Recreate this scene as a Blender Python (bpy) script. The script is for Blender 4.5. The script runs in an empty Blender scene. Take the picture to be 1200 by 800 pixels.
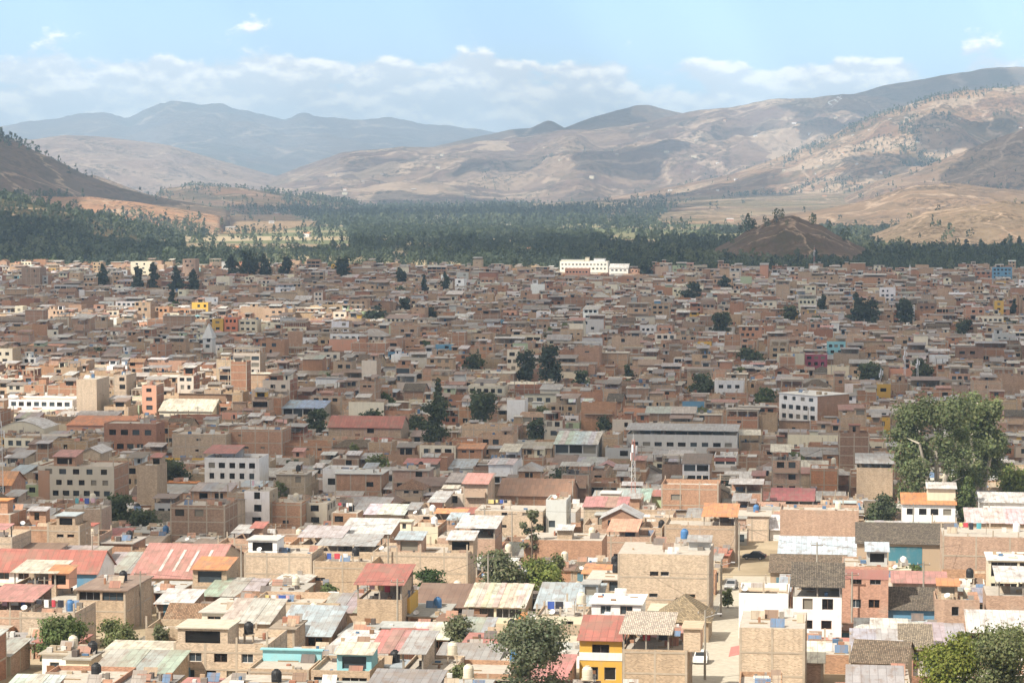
import bpy, math, random
import numpy as np
from mathutils import Vector

rnd = random.Random(7)
nrs = np.random.RandomState(11)
scene = bpy.context.scene
COL = scene.collection
W_, H_ = 1200.0, 800.0
FPX = 3000.0                      # focal length in reference pixels
HZ = 215.0                        # row of the flat horizon
PITCH = math.atan((400.0 - HZ) / FPX)
CP, SP = math.cos(PITCH), math.sin(PITCH)
YAW = math.radians(7.5)           # street grid leans this way
CY, SY = math.cos(YAW), math.sin(YAW)
STREET_U = -15.3

# ------------------------------------------------------------------ ground
def gz(x, y):
    """height of the valley ground, camera at z = 0"""
    y = np.asarray(y, float)
    z = np.where(y >= 600, -75.0, -75.0 + 17.0 * (600 - y) / 300.0)
    z = np.where(y < 240, -2.6 - 0.21667 * y, z)
    return z
def g1(x, y): return float(gz(x, y))

def project(x, y, z):
    """world point -> reference pixel"""
    f = y * CP - z * SP
    u = y * SP + z * CP
    return 600 + FPX * x / f, 400 - FPX * u / f
def ground_at(px, py):
    dx = (px - 600) / FPX
    dv = (400 - py) / FPX
    dy, dz = CP + dv * SP, -SP + dv * CP
    lo, hi = 20.0, 60000.0
    for _ in range(60):
        m = 0.5 * (lo + hi)
        if dz / dy * m > g1(0, m): lo = m
        else: hi = m
    y = lo
    return dx / dy * y, y
def to_uv(x, y): return x * CY - y * SY, x * SY + y * CY
def to_xy(u, v): return u * CY + v * SY, -u * SY + v * CY

# ------------------------------------------------------------------ noise
def _h(ix, iy, s):
    n = (ix.astype(np.int64) * 374761393 + iy.astype(np.int64) * 668265263 + s * 1274126177) & 0x7fffffff
    n = ((n ^ (n >> 13)) * 1103515245 + 12345) & 0x7fffffff
    n = ((n ^ (n >> 15)) * 374761393) & 0x7fffffff
    return ((n >> 4) & 0xffff) / 65535.0
def vnoise(x, y, s=0):
    x = np.asarray(x, float); y = np.asarray(y, float)
    ix, iy = np.floor(x), np.floor(y)
    fx, fy = x - ix, y - iy
    fx = fx * fx * (3 - 2 * fx); fy = fy * fy * (3 - 2 * fy)
    a, b = _h(ix, iy, s), _h(ix + 1, iy, s)
    c, d = _h(ix, iy + 1, s), _h(ix + 1, iy + 1, s)
    return (a * (1 - fx) + b * fx) * (1 - fy) + (c * (1 - fx) + d * fx) * fy
def fbm(x, y, o=5, s=0):
    r, a, t = 0.0, 0.5, 0.0
    for k in range(o):
        r = r + a * vnoise(x * 2 ** k + 17.3 * k, y * 2 ** k - 9.1 * k, s + k); t += a; a *= 0.5
    return r / t

# ------------------------------------------------------------------ materials
def N(nt, typ, **kw):
    n = nt.nodes.new(typ)
    for k, v in kw.items():
        if k.startswith('i_'):
            key = k[2:]
            key = int(key) if key.isdigit() else key.replace('_', ' ')
            n.inputs[key].default_value = v
        else: setattr(n, k, v)
    return n
def newmat(name, rough=0.9, spec=0.25):
    m = bpy.data.materials.new(name); m.use_nodes = True
    nt = m.node_tree
    b = nt.nodes['Principled BSDF']
    b.inputs['Roughness'].default_value = rough
    b.inputs['Specular IOR Level'].default_value = spec
    return m, nt, b
def L(nt, a, b): nt.links.new(a, b)
def mixc(nt, fac, a, b, blend='MIX'):
    n = nt.nodes.new('ShaderNodeMix'); n.data_type = 'RGBA'; n.blend_type = blend
    for sock, v in ((n.inputs[0], fac), (n.inputs[6], a), (n.inputs[7], b)):
        if hasattr(v, 'links'): nt.links.new(v, sock)
        elif isinstance(v, (int, float)): sock.default_value = v
        else: sock.default_value = (*v, 1)
    return n.outputs[2]
def math_(nt, op, a, b=None, c=None, clamp=False):
    n = nt.nodes.new('ShaderNodeMath'); n.operation = op; n.use_clamp = clamp
    for i, v in enumerate((a, b, c)):
        if v is None: continue
        if hasattr(v, 'links'): nt.links.new(v, n.inputs[i])
        else: n.inputs[i].default_value = v
    return n.outputs[0]
def rng(nt, v, a, b, c=0.0, d=1.0, smooth=True):
    n = nt.nodes.new('ShaderNodeMapRange')
    n.interpolation_type = 'SMOOTHSTEP' if smooth else 'LINEAR'
    nt.links.new(v, n.inputs[0])
    for i, x in enumerate((a, b, c, d)): n.inputs[i + 1].default_value = x
    return n.outputs[0]
def noise(nt, vec, scale, detail=4, rough=0.55):
    n = N(nt, 'ShaderNodeTexNoise'); n.inputs['Scale'].default_value = scale
    n.inputs['Detail'].default_value = detail; n.inputs['Roughness'].default_value = rough
    if vec is not None: nt.links.new(vec, n.inputs['Vector'])
    return n
def scaled(nt, vec, s):
    n = N(nt, 'ShaderNodeVectorMath', operation='MULTIPLY'); nt.links.new(vec, n.inputs[0]); n.inputs[1].default_value = s
    return n.outputs[0]
def col_attr(nt): return N(nt, 'ShaderNodeAttribute', attribute_name='Col').outputs['Color']
def uvs(nt):
    """metres along the face, shifted from house to house by the world place"""
    uv = N(nt, 'ShaderNodeUVMap', uv_map='UVMap').outputs[0]
    return uv
def shifted(nt):
    uv = uvs(nt); pos = N(nt, 'ShaderNodeNewGeometry').outputs['Position']
    n = N(nt, 'ShaderNodeVectorMath', operation='MULTIPLY_ADD')
    L(nt, pos, n.inputs[0]); n.inputs[1].default_value = (0.11, 0.13, 0.0)
    # world offset only slowly changes the pattern; keep uv for the grain
    L(nt, uv, n.inputs[2])
    return n.outputs[0]

M = {}
def make_materials():
    # raw brick: courses, patches of paler and darker brick, stains running down
    m, nt, b = newmat('raw_brick', 0.92, 0.15)
    uv = shifted(nt); c = col_attr(nt)
    br = N(nt, 'ShaderNodeTexBrick'); L(nt, uv, br.inputs['Vector'])
    br.inputs['Color1'].default_value = (0.76, 0.74, 0.72, 1); br.inputs['Color2'].default_value = (1.22, 1.2, 1.18, 1)
    br.inputs['Mortar'].default_value = (1.1, 1.2, 1.3, 1)
    br.inputs['Scale'].default_value = 1; br.inputs['Brick Width'].default_value = 0.3; br.inputs['Row Height'].default_value = 0.13
    br.inputs['Mortar Size'].default_value = 0.014; br.inputs['Bias'].default_value = 0.0
    n1 = noise(nt, scaled(nt, uv, (0.35, 1.6, 1)), 1.0, 5, 0.6)
    n2 = noise(nt, scaled(nt, uv, (1.3, 0.16, 1)), 1.0, 4, 0.6)
    k = math_(nt, 'MULTIPLY', rng(nt, n1.outputs[0], 0.25, 0.75, 0.92, 1.08, False), rng(nt, n2.outputs[0], 0.3, 0.75, 0.86, 1.1, False))
    c1 = mixc(nt, 1.0, c, br.outputs['Color'], 'MULTIPLY')
    kk = N(nt, 'ShaderNodeCombineColor'); [L(nt, k, kk.inputs[i]) for i in range(3)]
    c2 = mixc(nt, 1.0, c1, kk.outputs[0], 'MULTIPLY')
    n3 = noise(nt, scaled(nt, uv, (0.22, 0.3, 1)), 1.0, 3, 0.5)
    c3 = mixc(nt, rng(nt, n3.outputs[0], 0.60, 0.78, 0, 0.45), c2, (0.42, 0.36, 0.29))
    L(nt, c3, b.inputs['Base Color']); M['brick'] = m
    # plaster and paint
    m, nt, b = newmat('painted_plaster', 0.85, 0.25)
    uv = shifted(nt); c = col_attr(nt)
    n1 = noise(nt, scaled(nt, uv, (0.8, 0.5, 1)), 1.0, 6, 0.65)
    n2 = noise(nt, scaled(nt, uv, (2.2, 0.12, 1)), 1.0, 4, 0.6)
    c1 = mixc(nt, rng(nt, n1.outputs[0], 0.45, 0.8, 0, 0.35), c, (0.36, 0.31, 0.25))
    c2 = mixc(nt, rng(nt, n2.outputs[0], 0.52, 0.8, 0, 0.32), c1, (0.22, 0.19, 0.16))
    L(nt, c2, b.inputs['Base Color']); M['plaster'] = m
    # bare concrete
    m, nt, b = newmat('bare_concrete', 0.93, 0.15)
    uv = shifted(nt); c = col_attr(nt)
    n1 = noise(nt, uv, 0.9, 6, 0.65)
    c1 = mixc(nt, 1.0, c, mixc(nt, n1.outputs[0], (0.55, 0.54, 0.52), (1.35, 1.35, 1.33)), 'MULTIPLY')
    L(nt, c1, b.inputs['Base Color']); M['concrete'] = m
    # corrugated sheets with rust and odd panels
    m, nt, b = newmat('corrugated_sheet', 0.55, 0.4)
    uv = shifted(nt); c = col_attr(nt)
    br = N(nt, 'ShaderNodeTexBrick'); L(nt, uv, br.inputs['Vector']); br.offset = 0.0
    br.inputs['Color1'].default_value = (0.84, 0.84, 0.84, 1); br.inputs['Color2'].default_value = (1.12, 1.12, 1.12, 1)
    br.inputs['Mortar'].default_value = (0.55, 0.53, 0.52, 1); br.inputs['Scale'].default_value = 1
    br.inputs['Brick Width'].default_value = 0.95; br.inputs['Row Height'].default_value = 2.6; br.inputs['Mortar Size'].default_value = 0.03
    wv = N(nt, 'ShaderNodeTexWave', bands_direction='X'); wv.inputs['Scale'].default_value = 2.6; L(nt, uvs(nt), wv.inputs['Vector'])
    n1 = noise(nt, scaled(nt, uv, (0.9, 0.35, 1)), 1.0, 6, 0.7)
    c1 = mixc(nt, 1.0, c, br.outputs['Color'], 'MULTIPLY')
    n4 = noise(nt, scaled(nt, uv, (2.4, 0.5, 1)), 1.0, 5, 0.7); n5 = noise(nt, scaled(nt, uv, (0.16, 0.16, 1)), 1.0, 2, 0.5)
    c2 = mixc(nt, rng(nt, n1.outputs[0], 0.47, 0.68, 0, 0.72), c1, (0.20, 0.135, 0.10))
    c2 = mixc(nt, rng(nt, n4.outputs[0], 0.50, 0.78, 0, 0.5), c2, (0.16, 0.13, 0.11))
    c2 = mixc(nt, rng(nt, n5.outputs[0], 0.52, 0.66, 0, 0.35), c2, (0.26, 0.2, 0.15))
    L(nt, c2, b.inputs['Base Color'])
    bp = N(nt, 'ShaderNodeBump'); bp.inputs['Strength'].default_value = 0.5; bp.inputs['Distance'].default_value = 0.04
    L(nt, wv.outputs['Fac'], bp.inputs['Height']); L(nt, bp.outputs[0], b.inputs['Normal']); M['metal'] = m
    # clay tiles
    m, nt, b = newmat('clay_tile', 0.95, 0.1)
    uv = shifted(nt); c = col_attr(nt)
    br = N(nt, 'ShaderNodeTexBrick'); L(nt, uv, br.inputs['Vector']); br.offset = 0.0
    br.inputs['Color1'].default_value = (0.6, 0.6, 0.6, 1); br.inputs['Color2'].default_value = (1.45, 1.4, 1.32, 1)
    br.inputs['Mortar'].default_value = (0.4, 0.4, 0.4, 1); br.inputs['Scale'].default_value = 1
    br.inputs['Brick Width'].default_value = 0.24; br.inputs['Row Height'].default_value = 0.36; br.inputs['Mortar Size'].default_value = 0.035
    n1 = noise(nt, uv, 0.7, 5, 0.6)
    c1 = mixc(nt, 1.0, c, br.outputs['Color'], 'MULTIPLY')
    c2 = mixc(nt, rng(nt, n1.outputs[0], 0.5, 0.75, 0, 0.6), c1, (0.26, 0.22, 0.16))
    L(nt, c2, b.inputs['Base Color'])
    bp = N(nt, 'ShaderNodeBump'); bp.inputs['Strength'].default_value = 0.6; bp.inputs['Distance'].default_value = 0.06
    L(nt, br.outputs['Fac'], bp.inputs['Height']); bp.invert = True; L(nt, bp.outputs[0], b.inputs['Normal']); M['tile'] = m
    # dark window glass / dark rooms behind
    m, nt, b = newmat('window_glass', 0.12, 0.5)
    L(nt, col_attr(nt), b.inputs['Base Color']); M['glass'] = m
    m, nt, b = newmat('plain_paint', 0.6, 0.4)
    L(nt, col_attr(nt), b.inputs['Base Color']); M['paint'] = m
    # leaves
    m, nt, b = newmat('leaf', 0.75, 0.2)
    c = col_attr(nt); L(nt, c, b.inputs['Base Color'])
    tr = N(nt, 'ShaderNodeBsdfTranslucent'); ms = N(nt, 'ShaderNodeMixShader'); ms.inputs[0].default_value = 0.28
    L(nt, mixc(nt, 1.0, c, (1.3, 1.5, 0.6), 'MULTIPLY'), tr.inputs[0])
    L(nt, b.outputs[0], ms.inputs[1]); L(nt, tr.outputs[0], ms.inputs[2])
    L(nt, ms.outputs[0], nt.nodes['Material Output'].inputs[0]); M['leaf'] = m
    m, nt, b = newmat('bark', 0.95, 0.1)
    p = N(nt, 'ShaderNodeNewGeometry').outputs['Position']
    n1 = noise(nt, scaled(nt, p, (3, 3, 0.5)), 1.0, 4)
    L(nt, mixc(nt, 1.0, col_attr(nt), mixc(nt, n1.outputs[0], (0.4, 0.4, 0.4), (1.5, 1.5, 1.5)), 'MULTIPLY'), b.inputs['Base Color']); M['bark'] = m
MATS = ['brick', 'plaster', 'concrete', 'metal', 'tile', 'glass', 'paint', 'leaf', 'bark']
make_materials()

# ------------------------------------------------------------------ geometry buffer
class Buf:
    __slots__ = ('v', 'c', 'm', 'uv')
    def __init__(s): s.v = []; s.c = []; s.m = []; s.uv = []
    def q(s, a, b, c, d, col, mat, uv=None):
        s.v += (a, b, c, d); s.c.append(col); s.m.append(MATS.index(mat) if isinstance(mat, str) else mat)
        if uv is None:
            e1 = (b[0]-a[0], b[1]-a[1], b[2]-a[2]); e2 = (d[0]-a[0], d[1]-a[1], d[2]-a[2])
            l1 = math.sqrt(e1[0]**2+e1[1]**2+e1[2]**2); l2 = math.sqrt(e2[0]**2+e2[1]**2+e2[2]**2)
            o = (a[0] + a[1]) * 1.0
            uv = ((o, a[2]), (o+l1, a[2]), (o+l1, a[2]+l2), (o, a[2]+l2))
        s.uv += uv
    def box(s, x0, x1, y0, y1, z0, z1, col, mat, bottom=False):
        p = [(x0,y0,z0),(x1,y0,z0),(x1,y1,z0),(x0,y1,z0),(x0,y0,z1),(x1,y0,z1),(x1,y1,z1),(x0,y1,z1)]
        for i in ((0,1,5,4),(1,2,6,5),(2,3,7,6),(3,0,4,7),(4,5,6,7)): s.q(p[i[0]],p[i[1]],p[i[2]],p[i[3]],col,mat)
        if bottom: s.q(p[3],p[2],p[1],p[0],col,mat)
    def slab(s, a, b, c, d, t, col, mat, under=None):
        """sheet a-b-c-d (top) of thickness t; a,b is the front eave"""
        lo = [(p[0], p[1], p[2]-t) for p in (a,b,c,d)]
        s.q(a,b,c,d,col,mat)
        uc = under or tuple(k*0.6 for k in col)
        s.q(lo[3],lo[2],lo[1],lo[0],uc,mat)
        for i in range(4):
            j = (i+1) % 4; t_ = (a,b,c,d)
            s.q(lo[i],lo[j],t_[j],t_[i],col,mat)
    def tube(s, p0, p1, r0, r1, col, mat, n=6):
        p0, p1 = Vector(p0), Vector(p1); ax = (p1-p0)
        if ax.length < 1e-6: return
        ax.normalize(); u = ax.orthogonal().normalized(); w = ax.cross(u)
        A = [tuple(p0+(u*math.cos(2*math.pi*k/n)+w*math.sin(2*math.pi*k/n))*r0) for k in range(n)]
        B = [tuple(p1+(u*math.cos(2*math.pi*k/n)+w*math.sin(2*math.pi*k/n))*r1) for k in range(n)]
        for k in range(n): s.q(A[k],A[(k+1)%n],B[(k+1)%n],B[k],col,mat)
    def lathe(s, prof, col, mat, n=12, o=(0,0,0)):
        for (r0,z0),(r1,z1) in zip(prof, prof[1:]):
            for k in range(n):
                a, b = 2*math.pi*k/n, 2*math.pi*(k+1)/n
                s.q((o[0]+r0*math.cos(a),o[1]+r0*math.sin(a),o[2]+z0),(o[0]+r0*math.cos(b),o[1]+r0*math.sin(b),o[2]+z0),
                    (o[0]+r1*math.cos(b),o[1]+r1*math.sin(b),o[2]+z1),(o[0]+r1*math.cos(a),o[1]+r1*math.sin(a),o[2]+z1),col,mat)
    def add(s, o, yaw=0.0, t=(0,0,0)):
        c, n = math.cos(yaw), math.sin(yaw)
        s.v += [(p[0]*c + p[1]*n + t[0], -p[0]*n + p[1]*c + t[1], p[2] + t[2]) for p in o.v]
        s.c += o.c; s.m += o.m; s.uv += o.uv

def mesh_np(name, v, c, mi, uv=None, used=None):
    """v (4n,3) quads, c (n,3) colours, mi (n) material slots"""
    nq = len(v) // 4
    me = bpy.data.meshes.new(name)
    me.vertices.add(4*nq); me.vertices.foreach_set('co', np.ascontiguousarray(v, np.float32).ravel())
    me.loops.add(4*nq); me.loops.foreach_set('vertex_index', np.arange(4*nq, dtype=np.int32))
    me.polygons.add(nq); me.polygons.foreach_set('loop_start', np.arange(0, 4*nq, 4, dtype=np.int32))
    mi = np.asarray(mi, np.int32)
    present = sorted(set(mi.tolist()))
    remap = np.zeros(len(MATS), np.int32)
    for k, p in enumerate(present): me.materials.append(M[MATS[p]]); remap[p] = k
    me.polygons.foreach_set('material_index', remap[mi])
    ca = np.ones((nq, 4), np.float32); ca[:, :3] = c
    at = me.attributes.new('Col', 'FLOAT_COLOR', 'FACE'); at.data.foreach_set('color', ca.ravel())
    if uv is not None:
        ul = me.uv_layers.new(name='UVMap'); ul.data.foreach_set('uv', np.ascontiguousarray(uv, np.float32).ravel())
    me.update()
    return me
def obj_from(name, buf, parent=None):
    me = mesh_np(name, np.array(buf.v), np.array(buf.c)[:, :3], buf.m, np.array(buf.uv))
    o = bpy.data.objects.new(name, me); COL.objects.link(o)
    if parent is not None: o.parent = parent
    return o
def tag(o, label=None, cat=None, group=None, kind=None):
    if label: o['label'] = label
    if cat: o['category'] = cat
    if group: o['group'] = group
    if kind: o['kind'] = kind
    return o
def empty(name, loc=(0,0,0), yaw=0.0):
    o = bpy.data.objects.new(name, None); COL.objects.link(o); o.location = loc
    o.rotation_euler = (0, 0, -yaw); o.empty_display_size = 0.5
    return o

# ------------------------------------------------------------------ houses
CONC = (0.42, 0.355, 0.28)
DARK = (0.012, 0.011, 0.011)
def wall_face(B, p0, dx, dn, W, z0, z1, rows, col, mat, wins, rev=0.22):
    """one wall with real openings; rows = [(b0,b1,[(a0,a1)..])]; wins gets every opening"""
    def P(a, b, o=0.0): return (p0[0]+dx[0]*a-dn[0]*o, p0[1]+dx[1]*a-dn[1]*o, b)
    def R(a0, a1, b0, b1):
        if a1-a0 > 1e-4 and b1-b0 > 1e-4:
            B.q(P(a0,b0),P(a1,b0),P(a1,b1),P(a0,b1),col,mat,((a0,b0),(a1,b0),(a1,b1),(a0,b1)))
    z = z0
    for b0, b1, segs in rows:
        if b0 < z or b1 > z1: continue
        R(0, W, z, b0); a = 0.0
        for a0, a1 in segs:
            R(a, a0, b0, b1); a = a1
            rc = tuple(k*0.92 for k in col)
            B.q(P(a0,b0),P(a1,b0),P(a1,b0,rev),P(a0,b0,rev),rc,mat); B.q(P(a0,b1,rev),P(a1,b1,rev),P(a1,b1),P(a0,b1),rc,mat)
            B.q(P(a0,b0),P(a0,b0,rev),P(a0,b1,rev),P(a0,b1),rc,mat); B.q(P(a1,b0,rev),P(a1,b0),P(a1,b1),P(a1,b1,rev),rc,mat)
            wins.append((P(a0,b0,rev),P(a1,b0,rev),P(a1,b1,rev),P(a0,b1,rev),P(0,0,0),dn))
        R(a, W, b0, b1); z = b1
    R(0, W, z, z1)

def win_rows(r, w, h, n, style, z0=0.0, omit=0.12):
    sh = h / n; rows = []
    for s in range(n):
        zb = z0 + s*sh
        if style == 'regular' or (style == 'few' and r.random() < 0.7) or (style == 'blank' and r.random() < 0.18) or style == 'slit':
            if style == 'slit':
                if s == 0: continue
                k = r.choice([1, 2, 2]); segs = []; a = r.uniform(0.15, 0.5)*w
                for i in range(k):
                    segs.append((a, min(a+1.15, w-0.3))); a += r.uniform(1.5, 0.35*w)
                    if a > w-1.6: break
                rows.append((zb+1.5, zb+2.05, segs)); continue
            ww = r.uniform(1.1, 2.0); k = max(1, int(w/(ww+r.uniform(0.8, 1.6))))
            wh = min(r.uniform(1.1, 1.55), sh*0.56)
            if style == 'few': k = min(k, r.choice([1, 2, 2]))
            if style == 'blank': k = 1; ww, wh = r.uniform(0.6, 1.1), r.uniform(0.5, 0.9)
            gap = (w - k*ww)/(k+1)
            if gap < 0.25: continue
            segs = [(gap*(i+1)+ww*i+r.uniform(-0.1, 0.1)*gap, gap*(i+1)+ww*(i+1)+r.uniform(-0.1, 0.1)*gap) for i in range(k) if k == 1 or r.random() >= omit]
            if not segs: continue
            if style == 'few' and k < 3:
                off = r.uniform(-gap*0.7, gap*0.7); segs = [(a+off, b+off) for a, b in segs]
            b0 = zb + min(0.95, sh*0.36)
            rows.append((b0, min(b0+wh, zb+sh-0.2), segs))
        elif style == 'open' :
            k = max(1, round(w/3.6)); g = 0.32; ww = (w-g*(k+1))/k
            rows.append((zb+0.75, zb+sh-0.25, [(g*(i+1)+ww*i, g*(i+1)+ww*(i+1)) for i in range(k)]))
        elif style == 'band':
            k = max(1, round(w/3.6)); g = 0.3; ww = (w-g*(k+1))/k
            if s == n-1: rows.append((zb+sh-1.35, zb+sh-0.2, [(g*(i+1)+ww*i, g*(i+1)+ww*(i+1)) for i in range(k)]))
    return rows

def frame_strips(B, p0, dx, dn, W, z0, z1, n, z_base, sh, step, t=0.03, cw=0.26, col=CONC):
    """concrete columns and floor beams, just proud of the brick"""
    def P(a, b, o): return (p0[0]+dx[0]*a+dn[0]*o, p0[1]+dx[1]*a+dn[1]*o, b)
    def bar(a0, a1, b0, b1, tt):
        B.q(P(a0,b0,tt),P(a1,b0,tt),P(a1,b1,tt),P(a0,b1,tt),col,'concrete')
        B.q(P(a0,b1,tt),P(a1,b1,tt),P(a1,b1,0),P(a0,b1,0),col,'concrete')
        B.q(P(a0,b0,0),P(a0,b0,tt),P(a0,b1,tt),P(a0,b1,0),col,'concrete'); B.q(P(a1,b0,tt),P(a1,b0,0),P(a1,b1,0),P(a1,b1,tt),col,'concrete')
    k = max(1, round(W/step))
    for i in range(k+1):
        a = min(max(W*i/k - cw/2, 0), W-cw); bar(a, a+cw, z0, z1, t)
    for s in range(1, n+1):
        zz = z_base + s*sh - 0.13
        if zz+0.2 <= z1+0.01: bar(0, W, zz-0.1, zz+0.12, t+0.008)

def build_house(s, r, det=2):
    """s: spec dict. Returns (parts {name: Buf or list of Buf}, openings, top slots for tanks, height)"""
    w, d, h, n = s['w'], s['d'], s['h'], s['n']
    wc, wm = s['wall'], s.get('wmat', 'brick'); fc, fm = s.get('front', wc), s.get('fmat', wm)
    style = s.get('win', 'few'); roof = s.get('roof', 'flat'); rc = s.get('rcol', (0.4,0.42,0.44))
    Wl = Buf(); wins = []; parts = {'wall': Wl}; sh = h/n; z0 = -3.0
    Fr = Buf(); Rf = Buf()
    par = s.get('par', 0.0 if roof not in ('flat', 'canopy') else r.choice([0.0, 0.5, 0.9, 0.9]))
    zt = h + par
    rows = s['rows'](r) if 'rows' in s else win_rows(r, w, h, n, style, 0.0, s.get('omit', 0.12))
    rows = sorted(rows, key=lambda q: q[0])
    wall_face(Wl, (0,0), (1,0), (0,-1), w, z0, zt, rows, fc, fm, wins)
    srows = win_rows(r, d, h, n, s.get('swin', 'blank')) if det else []
    wall_face(Wl, (w,0), (0,1), (1,0), d, z0, zt, srows, wc, wm, wins)
    wall_face(Wl, (0,d), (0,-1), (-1,0), d, z0, zt, [], wc, wm, wins)
    wall_face(Wl, (w,d), (-1,0), (0,1), w, z0, zt, [], wc, wm, wins)
    if 'band' in s:                                   # a painted parapet band on the front
        b0, b1, bc = s['band']; Bd = Buf(); Bd.box(-0.03, w+0.03, -0.06, 0.0, b0, b1, bc, 'plaster', True); parts['painted_band'] = Bd
    if 'panel' in s:                                  # a painted stretch of the front
        a0, a1, b0, b1, bc = s['panel']; Bd = Buf(); Bd.box(a0*w, a1*w, -0.05, 0.0, b0, b1, bc, 'plaster', True); parts['painted_panel'] = Bd
    if wm == 'brick' and s.get('frame', r.random() < 0.7) and det:
        if fm == 'brick': frame_strips(Fr, (0,0), (1,0), (0,-1), w, z0, zt, n, 0, sh, s.get('step', 3.8))
        frame_strips(Fr, (w,0), (0,1), (1,0), d, z0, zt, n, 0, sh, 3.8)
        frame_strips(Fr, (0,d), (0,-1), (-1,0), d, z0, zt, n, 0, sh, 3.8)
    ov = 0.35; slabc = s.get('slabc', (0.44,0.40,0.35))
    if roof in ('flat', 'canopy'):
        e = 0.14
        Rf.box(0.02, w-0.02, 0.02, d-0.02, h-0.2, h, slabc, 'concrete')
        if par > 0:                                   # inner faces and coping of the parapet
            for a in ((0,w,0,e),(0,w,d-e,d),(0,e,e,d-e),(w-e,w,e,d-e)):
                Wl.q((a[0],a[2],zt),(a[1],a[2],zt),(a[1],a[3],zt),(a[0],a[3],zt),tuple(k*0.95 for k in wc),wm)
            Wl.q((w-e,e,h),(e,e,h),(e,e,zt),(w-e,e,zt),wc,wm); Wl.q((e,e,h),(e,d-e,h),(e,d-e,zt),(e,e,zt),wc,wm)
            Wl.q((w-e,d-e,h),(w-e,e,h),(w-e,e,zt),(w-e,d-e,zt),wc,wm); Wl.q((e,d-e,h),(w-e,d-e,h),(w-e,d-e,zt),(e,d-e,zt),wc,wm)
        if det and s.get('stubs', r.random() < 0.45):
            for i in range(max(2, round(w/3.8)+1)):
                a = min(max((w)*i/max(1, round(w/3.8)), 0.13), w-0.13)
                for yy in (0.13, d-0.13):
                    if r.random() < 0.7: hh = r.uniform(0.5, 1.6); Sb = Buf(); Sb.box(a-0.11, a+0.11, yy-0.11, yy+0.11, zt, zt+hh, CONC, 'concrete'); parts.setdefault('column_stub', []).append(Sb)
    elif roof == 'slab':
        Rf.box(-ov, w+ov, -ov, d+0.1, h, h+0.16, rc, s.get('rmat', 'concrete'), True)
    elif roof in ('shed', 'shedback'):
        rise = s.get('rise', 0.12*d)
        zf, zb = (h, h+rise) if roof == 'shed' else (h+rise, h)
        Wl.q((w,0,h),(w,d,h),(w,d,zb),(w,0,zf),wc,wm); Wl.q((0,d,h),(0,0,h),(0,0,zf),(0,d,zb),wc,wm)
        if roof == 'shed': Wl.q((w,d,h),(0,d,h),(0,d,zb),(w,d,zb),wc,wm)
        else: Wl.q((0,0,h),(w,0,h),(w,0,zf),(0,0,zf),fc,fm)
        g = (zb-zf)/d; o2 = s.get('ov', 0.5)
        nb = s.get('nsheet', 1)
        for i in range(nb):
            xa, xb = -0.3+(w+0.6)*i/nb, -0.3+(w+0.6)*(i+1)/nb
            dz = 0.07+0.05*(i % 2)
            cc = rc if nb == 1 else tuple(min(1, k*r.uniform(0.88, 1.12)) for k in rc)
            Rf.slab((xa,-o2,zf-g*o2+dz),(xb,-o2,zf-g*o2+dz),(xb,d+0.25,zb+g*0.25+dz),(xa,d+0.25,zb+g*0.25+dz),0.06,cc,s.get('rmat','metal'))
    elif roof == 'gable_u':
        rise = s.get('rise', 0.22*d); o2 = s.get('ov', 0.5); g = rise/(d/2)
        for x, sg in ((w, 1), (0, -1)): Wl.q((x,0,h),(x,d,h),(x,d/2,h+rise),(x,d/2,h+rise),wc,wm)
        for ya, yb in ((-o2, d/2), (d+o2, d/2)):
            za, zb = h-g*o2+0.08, h+rise+0.08
            Rf.slab((-0.3,ya,za),(w+0.3,ya,za),(w+0.3,yb,zb),(-0.3,yb,zb),0.1,rc,s.get('rmat','tile'))
        for i in range(s.get('strips', 0)):
            x = w*(0.3+0.17*i); yy0, yy1 = d*0.08, d*0.40
            Rf.slab((x,yy0,h+g*yy0+0.13),(x+0.45,yy0,h+g*yy0+0.13),(x+0.45,yy1,h+g*yy1+0.13),(x,yy1,h+g*yy1+0.13),0.04,(0.6,0.58,0.53),'metal')
    elif roof == 'gable_v':
        rise = s.get('rise', 0.25*w); o2 = 0.4; g = rise/(w/2)
        for y, f in ((0, 1), (d, 0)): Wl.q((0,y,h),(w,y,h),(w/2,y,h+rise),(w/2,y,h+rise),fc if f else wc,fm if f else wm)
        for xa, xb in ((-o2, w/2), (w+o2, w/2)):
            za, zb = h-g*o2+0.08, h+rise+0.08
            Rf.slab((xa,-o2,za),(xa,d+0.2,za),(xb,d+0.2,zb),(xb,-o2,zb),0.1,rc,s.get('rmat','tile'))
    elif roof == 'hip':
        rise = s.get('rise', 0.3*min(w,d)); o2 = 0.45; m_ = min(w,d)/2; z1 = h-0.1
        A=(-o2,-o2,z1);B_=(w+o2,-o2,z1);C_=(w+o2,d+o2,z1);D_=(-o2,d+o2,z1)
        E=(m_,d/2,h+rise) if w>=d else (w/2,m_,h+rise); F_=(w-m_,d/2,h+rise) if w>=d else (w/2,d-m_,h+rise)
        mt = s.get('rmat','tile')
        if w>=d:
            Rf.q(A,B_,F_,E,rc,mt); Rf.q(C_,D_,E,F_,rc,mt); Rf.q(B_,C_,F_,F_,rc,mt); Rf.q(D_,A,E,E,rc,mt)
        else:
            Rf.q(B_,C_,F_,E,rc,mt); Rf.q(D_,A,E,F_,rc,mt); Rf.q(A,B_,E,E,rc,mt); Rf.q(C_,D_,F_,F_,rc,mt)
        Rf.q(D_,C_,B_,A,tuple(k*0.5 for k in rc),mt)
    elif roof == 'vault':
        k = 8; rise = s.get('rise', 2.2)
        pts = [(w*i/k, h+rise*math.sin(math.pi*i/k)) for i in range(k+1)]
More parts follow.
